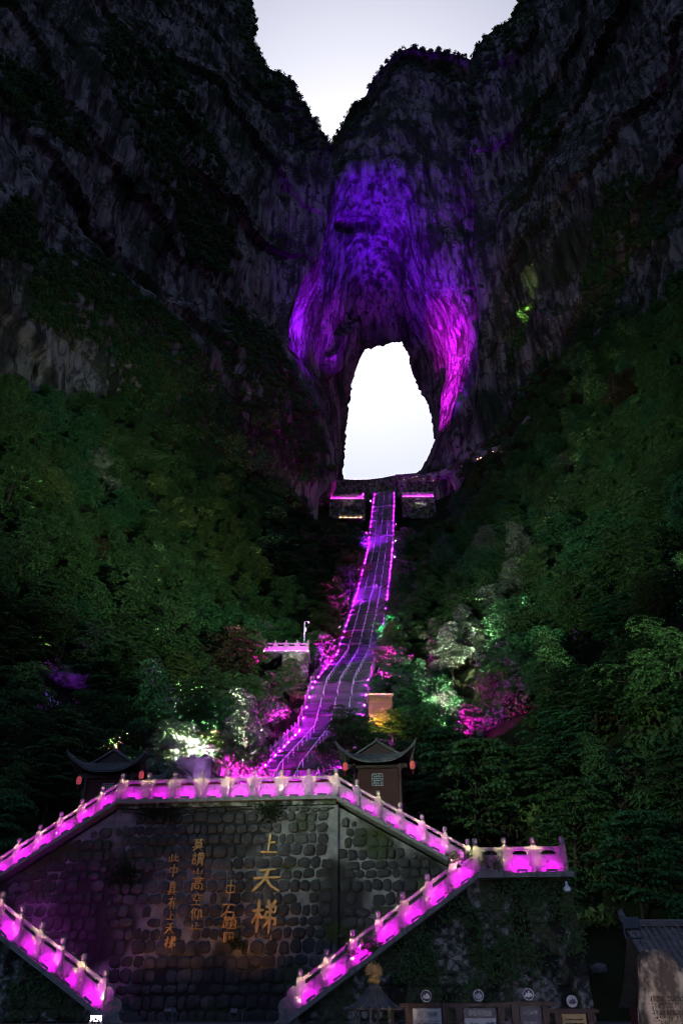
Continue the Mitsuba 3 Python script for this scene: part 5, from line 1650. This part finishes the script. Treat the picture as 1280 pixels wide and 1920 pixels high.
YS = 29.0
rs = np.random.default_rng(90)
BOARDS = [(773, 826, 1892, 'mat_paper', 'grey white notice board with dark heading, first right of the incense burner', 0), (867, 929, 1891, 'mat_dark_panel', 'dark headed map board with wooden posts, second right of the incense burner', 1),
          (972, 1012, 1889, 'mat_dark_panel', 'narrow dark notice board with pale writing, third right of the incense burner', 2), (1052, 1097, 1902, 'mat_tan_panel', 'tan yellow notice board, rightmost of the four boards', 3)]
for u0, u1, vt, mat, lb, kind in BOARDS:
    a, b = P(u0, vt, YS), P(u1, vt, YS)
    w, zt, x = b[0] - a[0], a[2], (a[0] + b[0]) / 2
    t = thing('notice_board', lb, 'notice board', 'notice boards before the right front wall')
    tw = T().translate([float(x), YS, 0])
    part(t, 'panel', MB().box(-w / 2, w / 2, -0.04, 0.04, 0.75, zt), mat, tw=tw)
    ps = 0.10
    for s in (-1, 1):
        part(t, 'post', MB().box(s * (w / 2 + 0.14) - ps, s * (w / 2 + 0.14) + ps, -0.09, 0.09, 0, zt + 0.14), 'mat_darkwood', tw=tw)
    part(t, 'beam', MB().box(-w / 2 - 0.42, w / 2 + 0.42, -0.075, 0.075, zt + 0.02, zt + 0.13), 'mat_darkwood', tw=tw)
    part(t, 'beam', MB().box(-w / 2 - 0.25, w / 2 + 0.25, -0.07, 0.07, 0.55, 0.70), 'mat_darkwood', tw=tw)
    # round badge with a white mountain mark
    zc = zt + 0.33
    bd = part(t, 'badge', MB().prism(Point(0, zc).buffer(0.165, 16), -0.06, -0.01), 'mat_dark_panel' if kind != 3 else 'mat_paper', tw=tw)
    part(bd, 'ring', MB().prism(Point(0, zc).buffer(0.165, 16).difference(Point(0, zc).buffer(0.142, 16)), -0.066, -0.06), 'mat_pale', tw=tw)
    mark = Polygon([(-0.11, zc - 0.04), (-0.06, zc + 0.05), (-0.03, zc + 0.01), (0.02, zc + 0.10), (0.05, zc + 0.03), (0.08, zc + 0.06), (0.115, zc - 0.04), (0.05, zc - 0.075), (-0.06, zc - 0.075)])
    part(bd, 'mark', MB().prism(mark, -0.068, -0.06), 'mat_pale' if kind != 3 else 'mat_dark_panel', tw=tw)
    if kind == 0:
        text_on(t, tw, '天门洞开', 0, zt - 0.16, 0.15, 'mat_ink')
        text_lines(t, tw, -w * 0.42, w * 0.42, 0.9, zt - 0.30, 20, 'mat_ink', rs)
    elif kind == 1:
        text_on(t, tw, '景区导览图', 0, zt - 0.13, 0.13, 'mat_pale')
        pic = part(t, 'map', MB().box(-w * 0.46, w * 0.46, -0.052, -0.041, 0.85, zt - 0.27), 'mat_paper', tw=tw)
        m = MB()
        for k in range(46):
            p = (rs.uniform(-w * 0.34, w * 0.40), zt - 0.40 - abs(rs.normal(0, 0.28)))
            if p[1] > 0.95:
                m.prism(Point(*p).buffer(rs.uniform(0.02, 0.07), 4), -0.058 - k * 0.0002, -0.052)
        labels[part(pic, 'drawing', m, 'mat_print', tw=tw)] = {'kind': 'stuff'}
    elif kind == 2:
        text_on(t, tw, '天门山寺', 0, zt - 0.14, 0.105, 'mat_ink_pale')
        text_on(t, tw, '请您文明游览', 0, zt - 0.42, 0.075, 'mat_ink_pale')
        text_lines(t, tw, -w * 0.1, w * 0.36, zt - 0.70, zt - 0.6, 1, 'mat_ink_pale', rs)
    else:
        text_lines(t, tw, -w * 0.38, w * 0.40, 0.9, zt - 0.10, 12, 'mat_ink', rs)

# ------------------------------------------------------------------ hall roof, carved stone and stray stones at the right
t = thing('side_hall', 'low hall with a ribbed dark tile roof behind the carved stone, lower right corner', 'building')
YH = 33.0
r0, r1 = P(1175, 1738, YH), P(1420, 1738, YH)
e0 = P(1212, 1880, YH - 2.6)
zr, ze = r0[2], e0[2]
xs0, xs1 = r0[0], r1[0]
sheet, ribs = MB(), MB()
tt = np.linspace(0, 1, 10)
def slope_pt(x, f):
    return np.array([x + (1 - f) * 0.0 + f * 0.15, YH - 3.2 * f, zr + (ze - zr) * (0.62 * f + 0.38 * (1 - (1 - f) ** 2))])
xs = np.linspace(xs0, xs1, 60)
g = np.array([[slope_pt(x, f) for x in xs] for f in tt])
sheet.grid(g).grid(g - np.array([0, 0, 0.12]), flip=True)
gb = g.copy()
gb[..., 1] = 2 * YH - gb[..., 1]
sheet.grid(gb, flip=True)
roof = part(t, 'roof', sheet, 'mat_tile', smooth=40, tw=T())
for x in np.arange(xs0 + 0.18, xs1, 0.235):
    part(roof, 'tile_rib', MB().tube(np.array([slope_pt(x, f) + np.array([0, 0, 0.03]) for f in tt]), 0.062, 6), 'mat_tile', smooth=50)
part(roof, 'ridge', MB().box(xs0, xs1, YH - 0.14, YH + 0.14, zr, zr + 0.14).tube([[xs0, YH, zr + 0.16], [xs1, YH, zr + 0.16]], 0.09, 6), 'mat_tile')
part(roof, 'ridge_horn', MB().tube([[xs0 + 0.45, YH, zr + 0.08], [xs0 + 0.12, YH, zr + 0.10], [xs0 - 0.10, YH, zr + 0.26], [xs0 - 0.15, YH, zr + 0.50], [xs0 - 0.06, YH, zr + 0.66]], [0.12, 0.14, 0.15, 0.12, 0.05], 8), 'mat_tile', smooth=60)
part(roof, 'verge', MB().tube(np.array([slope_pt(xs0, f) + np.array([0, 0, 0.06]) for f in tt]), 0.11, 8), 'mat_tile', smooth=50)
part(t, 'wall', MB().prism(Polygon([(xs0 + 0.3, 0), (xs1, 0), (xs1, ze), (xs0 + 0.3, ze)]), YH - 2.4, YH + 2.4), 'mat_redwall')

t = thing('carved_stone', 'tall upright stone with streaked brown face and rows of carved small writing, lower right corner', 'stone')
YC = 25.0
out = [(1200, 1960), (1199, 1900), (1203, 1850), (1198, 1812), (1197, 1796), (1203, 1786), (1216, 1781), (1236, 1781), (1252, 1787), (1264, 1797), (1276, 1812), (1290, 1830), (1305, 1870), (1318, 1930), (1322, 2000)]
q = np.array([[P(u, v, YC)[0], P(u, v, YC)[2]] for u, v in out])
q[0, 1] = q[-1, 1] = 0.0
outline = Polygon(q).buffer(0.02)
c = np.array(outline.centroid.coords[0])
n = 64
bd = np.array([outline.exterior.interpolate(f, normalized=True).coords[0] for f in np.linspace(0, 1, n, endpoint=False)])
rows = []
for s, y in ((0.0, -0.36), (0.3, -0.35), (0.6, -0.31), (0.82, -0.22), (0.95, -0.08), (1.0, 0.08), (0.97, 0.30), (0.8, 0.45), (0.0, 0.5)):
    rows.append(np.stack([c[0] + (bd[:, 0] - c[0]) * s, np.full(n, y), c[1] + (bd[:, 1] - c[1]) * s], 1))
g = np.array(rows)
g = np.concatenate([g, g[:, :1]], 1)
m = MB().grid(g)
mt = trimesh.Trimesh(*m.out(), process=True)
for _ in range(2):
    mt = mt.subdivide()
v = np.array(mt.vertices)
v += np.stack([0 * v[:, 0], (meshkit.fbm(v * np.array([3.5, 3.5, 1.4]), 4, 3) - 0.5) * 0.30 + (meshkit.fbm(v * 9, 2, 8) - 0.5) * 0.06, 0 * v[:, 0]], 1)
mt = trimesh.Trimesh(v, mt.faces, process=False)
part(t, 'boulder', mt, 'mat_bigstone', smooth=True, tw=T().translate([0, YC, 0]))
m = MB()
rs = np.random.default_rng(4)
from scipy.spatial import cKDTree
tree2 = cKDTree(v[:, [0, 2]][v[:, 1] < 0.1])
vf = v[v[:, 1] < 0.1]
for i in range(24):
    z = P(1240, 1872, YC)[2] - i * 0.075
    for j in range(16):
        x = P(1214, 1872, YC)[0] + j * 0.082
        _, k = tree2.query([x, z])
        y = vf[k, 1]
        for _ in range(3):
            dx, dz = rs.uniform(-0.022, 0.022), rs.uniform(-0.022, 0.022)
            w, h = (0.022, 0.005) if rs.uniform() < 0.5 else (0.005, 0.022)
            m.box(x + dx - w, x + dx + w, y - 0.022, y + 0.03, z + dz - h, z + dz + h)
labels[part(t, 'carved_writing', m, 'mat_darkwood', tw=T().translate([0, YC, 0]))] = {'kind': 'stuff'}
flood((P(1250, 1900, 20)[0] - 1.0, 20.5, 0.4), P(1245, 1850, YC), (1.0, 0.85, 0.75), 1.6, 38, 'small floodlight on the plaza before the carved stone', 'floodlights on the plaza', size=0.5)


def boulder(name, label, p, r, mat, seed):
    t = thing(name, label, 'stone')
    s = trimesh.creation.icosphere(3, 1.0)
    v = np.array(s.vertices)
    v *= (0.75 + 0.6 * meshkit.fbm(v * 1.6 + seed, 3, seed))[:, None] * np.array(r)
    part(t, 'body', trimesh.Trimesh(v, s.faces, process=False), mat, smooth=35, tw=T().translate([float(x) for x in p]))


boulder('pale_stone', 'grey stone block half hidden in the bushes right of the front wall', P(1122, 1818, 48), (0.42, 0.3, 0.26), 'mat_stair', 3)
boulder('bluish_stone', 'small pale bluish stone in the bushes above the hall roof', P(1242, 1727, 51), (0.42, 0.3, 0.2), 'mat_pale', 5)
flood((5.5, 17.0, 3.4), (9.0, 29.0, 2.6), (1.0, 0.93, 0.98), 9.0, 32, 'added plaza floodlight out of view, lighting the notice boards', 'floodlights on the plaza', size=0.6)  # added to brighten the notice boards from outside the frame

# ------------------------------------------------------------------ ivy, tufts and twigs on the walls
def ivy(label, name, pts, spread, n, leaf, size, seed, y):
    """a hanging clump of small leaves on a wall plane, round the given photograph points"""
    rs = np.random.default_rng(seed)
    key = thing(name, label, 'plant', 'plants growing on the walls')
    m, st = MB(), MB()
    for (u, v) in pts:
        x, z = on_wall(u, v, y)
        k = n // len(pts)
        q = np.stack([x + rs.normal(0, spread, k), y - np.abs(rs.normal(0, 0.10, k)) - 0.12, z + rs.normal(0, spread * 0.8, k) - np.abs(rs.normal(0, spread * 0.6, k))], 1)
        nr = np.stack([rs.normal(0, 0.5, k), -1 + rs.normal(0, 0.3, k), 0.5 + rs.normal(0, 0.4, k)], 1)
        nr /= np.linalg.norm(nr, axis=1, keepdims=True)
        m.add(*cards(q, nr, size, rs))
        for _ in range(5):
            a = np.array([x + rs.normal(0, spread * 0.4), y - 0.10, z + spread * 0.5])
            b = a + np.array([rs.normal(0, spread * 0.5), -0.10, -spread * rs.uniform(0.8, 1.8)])
            st.tube([a, (a + b) / 2 + np.array([rs.normal(0, 0.05), -0.06, 0]), b], 0.012, 4, cap=False)
    part(key, 'leaves', m, leaf, tw=TW)
    labels[part(key, 'stems', st, 'mat_bark', tw=TW)] = {'kind': 'stuff'}


IVY = [([(300, 1512), (318, 1520), (285, 1522)], 0.34, 420, 0.0, 'dark plant clump under the coping, left of the gold verse'), ([(500, 1512), (512, 1520)], 0.30, 300, 0.0, 'dark plant clump under the coping, above the large gold characters'),
       ([(232, 1625), (246, 1640), (226, 1645)], 0.34, 420, 0.0, 'leafy green clump on the left edge of the inscribed wall'), ([(440, 1764), (450, 1770)], 0.16, 160, 0.0, 'tiny green tuft beside the carved seal')]
for i, (pts, sp, n, y, lb) in enumerate(IVY):
    ivy(lb, 'wall_plant', pts, sp, n, 'leaf_dark', 0.07, 200 + i, y)
IVY = [([(960, 1660), (1000, 1672), (1035, 1655), (980, 1690)], 0.55, 1500, 'hanging ivy below the right landing balustrade'), ([(780, 1760), (800, 1790), (760, 1800)], 0.5, 1000, 'ivy patch on the right front wall, nearest the sloping balustrade'),
       ([(930, 1780), (960, 1760), (915, 1800), (990, 1790)], 0.6, 1500, 'broad ivy patch in the middle of the right front wall'), ([(860, 1700), (890, 1720)], 0.5, 700, 'ivy patch on the upper right front wall'),
       ([(1060, 1700), (1072, 1760)], 0.35, 600, 'ivy along the outer edge of the right front wall'), ([(840, 1840), (900, 1850)], 0.5, 600, 'low ivy on the right front wall above the notice boards'),
       ([(60, 1830), (110, 1850), (30, 1860)], 0.5, 800, 'ivy on the left front wall below the sloping balustrade')]
for i, (pts, sp, n, lb) in enumerate(IVY):
    ivy(lb, 'wall_ivy', pts, sp, n // 2, 'leaf_green', 0.085, 220 + i, YF)
# twigs that lean over the balustrades
def twig(label, pts, y, seed, nb=9, leafn=26):
    rs = np.random.default_rng(seed)
    key = thing('leaning_shrub', label, 'shrub', 'shrubs leaning over the balustrades')
    m, w = MB(), MB()
    for (u, v) in pts:
        x, z = on_wall(u, v, y - 0.3)
        base = np.array([x, y - 0.25, z - 0.35])
        for k in range(nb):
            a = rs.uniform(0, PI)
            tip = base + np.array([math.cos(a) * rs.uniform(0.2, 0.7), rs.uniform(-0.35, 0.1), 0.15 + math.sin(a) * rs.uniform(0.15, 0.75)])
            mid = (base + tip) / 2 + rs.normal(0, 0.06, 3)
            w.tube([base, mid, tip], [0.012, 0.008, 0.003], 4, cap=False)
            q = mid + (tip - mid) * rs.uniform(-0.2, 1.05, leafn)[:, None] + rs.normal(0, 0.05, (leafn, 3))
            nr = rs.normal(0, 1, (leafn, 3)) + np.array([0, -0.6, 0.5])
            nr /= np.linalg.norm(nr, axis=1, keepdims=True)
            m.add(*cards(q, nr, 0.05, rs))
    part(key, 'leaves', m, 'leaf_green', tw=TW)
    labels[part(key, 'stems', w, 'mat_bark', tw=TW)] = {'kind': 'stuff'}


twig('leafy twigs over the joint of the upper and lower right balustrade', [(852, 1602), (868, 1600)], YF, 301)
twig('leafy twigs in front of the unlit landing panel', [(915, 1612), (925, 1615)], YF, 302, 7, 18)
twig('dark twigs in front of the lower right balustrade, third and fourth panel', [(688, 1772), (700, 1768)], YF, 303)
twig('small twigs at the post of the lower right balustrade near its foot', [(654, 1780)], YF, 304, 6, 16)


# ------------------------------------------------------------------ people
def skin(chains, length=0.03, rounds=8):
    """one continuous surface over chains of (point, radius)"""
    total = None
    for ch in chains:
        for (p, r), (q, t) in zip(ch[:-1], ch[1:]):
            b = (m3.Manifold.sphere(r, 14).translate([float(x) for x in p]) + m3.Manifold.sphere(t, 14).translate([float(x) for x in q])).hull()
            total = b if total is None else total + b
    total = total.refine_to_length(length)
    q = total.to_mesh()
    m = trimesh.Trimesh(q.vert_properties[:, :3], q.tri_verts, process=True)
    trimesh.smoothing.filter_taubin(m, iterations=rounds)
    return m


def person(p, rot, label, top, legs_m, hair, arms, scale=1.0):
    """standing person at p facing local +y turned by rot degrees; arms: two lists of (elbow, wrist)"""
    t = thing('person', label, 'person')
    tw = T().translate([float(x) for x in p]).rotate([0, 0, 1], rot).scale([scale] * 3)
    torso = [[((0, 0, 0.92), 0.135), ((0, 0.0, 1.12), 0.125), ((0, 0.0, 1.34), 0.135)], [((-0.10, 0, 1.35), 0.10), ((0.10, 0, 1.35), 0.10)], [((-0.07, 0, 0.92), 0.125), ((0.07, 0, 0.92), 0.125)]]
    sleeves = []
    for s, (el, wr) in zip((-1, 1), arms):
        sh = (s * 0.175, 0, 1.37)
        sleeves.append([(sh, 0.065), (el, 0.048), (tuple(np.array(el) + (np.array(wr) - np.array(el)) * 0.86), 0.040)])
    part(t, 'jacket', skin(torso + sleeves), top, smooth=True, tw=tw)
    legs = [[((s * 0.085, 0, 0.90), 0.10), ((s * 0.10, 0.015, 0.50), 0.065), ((s * 0.105, -0.01, 0.10), 0.045)] for s in (-1, 1)]
    part(t, 'trousers', skin(legs + [[((-0.08, 0, 0.93), 0.11), ((0.08, 0, 0.93), 0.11)]]), legs_m, smooth=True, tw=tw)
    for s in (-1, 1):
        part(t, 'shoe', skin([[((s * 0.11, -0.05, 0.045), 0.042), ((s * 0.115, 0.13, 0.035), 0.034)]], 0.02), 'mat_black', smooth=True, tw=tw)
    body = [[((0, 0, 1.42), 0.055), ((0, 0.01, 1.50), 0.055)], [((0, 0.0, 1.60), 0.088), ((0, 0.035, 1.545), 0.062)], [((0, 0.10, 1.585), 0.016), ((0, 0.105, 1.565), 0.018)], [((-0.088, 0.0, 1.585), 0.02), ((0.088, 0.0, 1.585), 0.02)]]
    for s, (el, wr) in zip((-1, 1), arms):
        el, wr = np.array(el), np.array(wr)
        d = (wr - el) / np.linalg.norm(wr - el)
        side = np.array([-s * 1.0, 0, 0])
        palm = wr + d * 0.07
        body.append([(tuple(el + (wr - el) * 0.75), 0.034), (tuple(wr), 0.026), (tuple(palm), 0.030)])
        for k in range(4):
            b = palm + np.array([0, -0.03 + 0.02 * k, 0]) + d * 0.02
            ln = (0.062, 0.075, 0.07, 0.055)[k]
            body.append([(tuple(b), 0.010), (tuple(b + d * ln * 0.55 + side * 0.006), 0.0095), (tuple(b + d * ln * 0.85 + side * 0.03), 0.0085)])
        body.append([(tuple(wr + d * 0.03), 0.013), (tuple(wr + d * 0.06 + side * 0.035 + np.array([0, -0.02, 0])), 0.011), (tuple(wr + d * 0.085 + side * 0.05 + np.array([0, -0.03, 0])), 0.0095)])
    part(t, 'body', skin(body, 0.012, 5), 'mat_skin', smooth=True, tw=tw)
    h = trimesh.creation.icosphere(3, 0.102)
    v = np.array(h.vertices)
    v = v[:, :] * np.array([0.98, 1.02, 1.05]) + np.array([0, -0.012, 1.615])
    keep = (v[:, 2] > 1.60) | (v[:, 1] < 0.02)
    f = h.faces[keep[h.faces].all(1)]
    part(t, 'hair', trimesh.Trimesh(v, f, process=False), hair, smooth=True, tw=tw)
    return tw


YPH = 12.0
c = P(179, 1910, YPH)
gap = 0.085
person((c[0], YPH + 0.55 - 0.95, c[2] - 1.86), 0, 'visitor seen from behind, only the raised hands at the lower left edge of the picture', 'mat_jacket', 'mat_jacket', 'mat_hair',
       [((-0.24, 0.24, 1.46), (-0.10, 0.40, 1.735)), ((0.24, 0.24, 1.46), (0.10, 0.40, 1.735))])
ph = thing('phone', 'mobile phone held up sideways, its bright screen showing the stair', 'phone')
pc = np.array([c[0], YPH + 0.55 - 0.95 + 0.43, c[2]])
tw = T().translate(pc.tolist())
part(ph, 'case', MB().box(-0.078, 0.078, 0.0, 0.009, -0.037, 0.037), 'mat_black', tw=tw)
part(ph, 'screen', MB().add([[-0.072, -0.002, -0.032], [0.072, -0.002, -0.032], [0.072, -0.002, 0.032], [-0.072, -0.002, 0.032]], [[0, 1, 2, 3]]), 'mat_lens', tw=tw, emitter=area(0.55, 0.55, 0.75, 3.2, weight=0.1))
part(ph, 'picture', MB().add([[-0.02, -0.004, -0.028], [0.02, -0.004, -0.028], [0.006, -0.004, 0.012], [-0.006, -0.004, 0.012]], [[0, 1, 2, 3]]), 'mat_dark_panel', tw=tw)
for (u, v, lb, top, s) in ((701, 1107, 'person in pale clothing standing on the middle of the stair, left of two', 'mat_pale', 1.0), (706, 1106, 'person in pale clothing standing on the middle of the stair, right of two', 'mat_white', 0.95), (715, 975, 'person in dark clothing high on the stair', 'mat_jacket', 1.0)):
    ys = np.linspace(100, 238, 800)
    r = ray(u, v)
    k = np.argmin([abs(PX(stair_pt(y, 0))[1] - v) for y in ys])
    off = (u - PX(stair_pt(ys[k], 0))[0]) / FOC * (ys[k] * CP + sz(ys[k]) * SP)
    q = stair_pt(ys[k], off)
    person(q, 180, lb, top, 'mat_jacket' if top == 'mat_jacket' else 'mat_pale', 'mat_hair', [((-0.25, 0.02, 1.12), (-0.22, 0.10, 0.90)), ((0.25, 0.02, 1.12), (0.22, 0.10, 0.90))], s)

for (u, v, Y, var, leaf, sc, lb) in ((545, 1300, 99, 0, 'leaf_green', 0.72, 'dark layered tree hiding the foot of the lookout pier'), (520, 1306, 97, 5, 'leaf_green', 0.60, 'round dark tree left of the lookout pier'), (742, 1372, 71, 1, 'leaf_yellow', 0.42, 'small layered tree at the right edge of the golden pier'), (700, 1382, 70.5, 2, 'leaf_green', 0.36, 'small round tree in front of the golden pier')):
    tree(P(u, v, Y) - np.array([0, 0, 1.2]), var, leaf, sc, u, lb, 'trees beside the lit piers')

# magenta lit bushes between the garden wall and the stair, grey ones left of the wall, bare rocks far left
rs = np.random.default_rng(55)
BUSH = [(412, 1428, 61.5), (432, 1436, 61), (452, 1440, 61), (474, 1444, 62), (425, 1408, 64), (450, 1416, 64.5), (478, 1420, 66), (488, 1404, 69)]
for i, (u, v, Y) in enumerate(BUSH):
    key = thing('garden_bush', f'magenta lit bush between garden wall and stair, {nth(i + 1)} one, counting left to right by rows', 'bush', 'magenta lit bushes behind the terrace')
    place(key, bush_group(BUSHES, 'bush', i % 3, 'leaf_green'), P(u, v, Y) - np.array([0, 0, 0.75]), 1.15, rs.uniform(0, 360))
for i, (u, v, Y) in enumerate(((296, 1430, 61), (316, 1434, 60.5), (328, 1446, 59))):
    key = thing('garden_bush', f'dull violet grey bush left of the garden wall, {nth(i + 1)} from the left', 'bush', 'grey bushes left of the garden wall')
    place(key, bush_group(BUSHES, 'bush', i % 3, 'leaf_grey'), P(u, v, Y) - np.array([0, 0, 0.7]), 1.1, rs.uniform(0, 360))
flood(P(470, 1470, 58.3), P(480, 1415, 66), MAGENTA, 260, 44, 'magenta floodlight behind the terrace, below the bushes left of the stair foot', 'floodlights among the trees', size=0.7, beam=20)
for i, (u, v, Y, r) in enumerate(((105, 1268, 83, (2.6, 1.6, 1.2)), (140, 1272, 82, (2.2, 1.5, 1.0)), (80, 1262, 84, (2.0, 1.4, 1.3)))):
    boulder('rock_outcrop', f'bare violet tinged rock in the wood far left, {["middle", "rightmost", "leftmost"][i]} of three', P(u, v, Y), r, 'mat_rock', 31 + i)
flood(P(112, 1320, 75), P(112, 1262, 83), (0.30, 0.05, 1.0), 9, 26, 'violet floodlight before the bare rocks far left', 'floodlights among the trees')
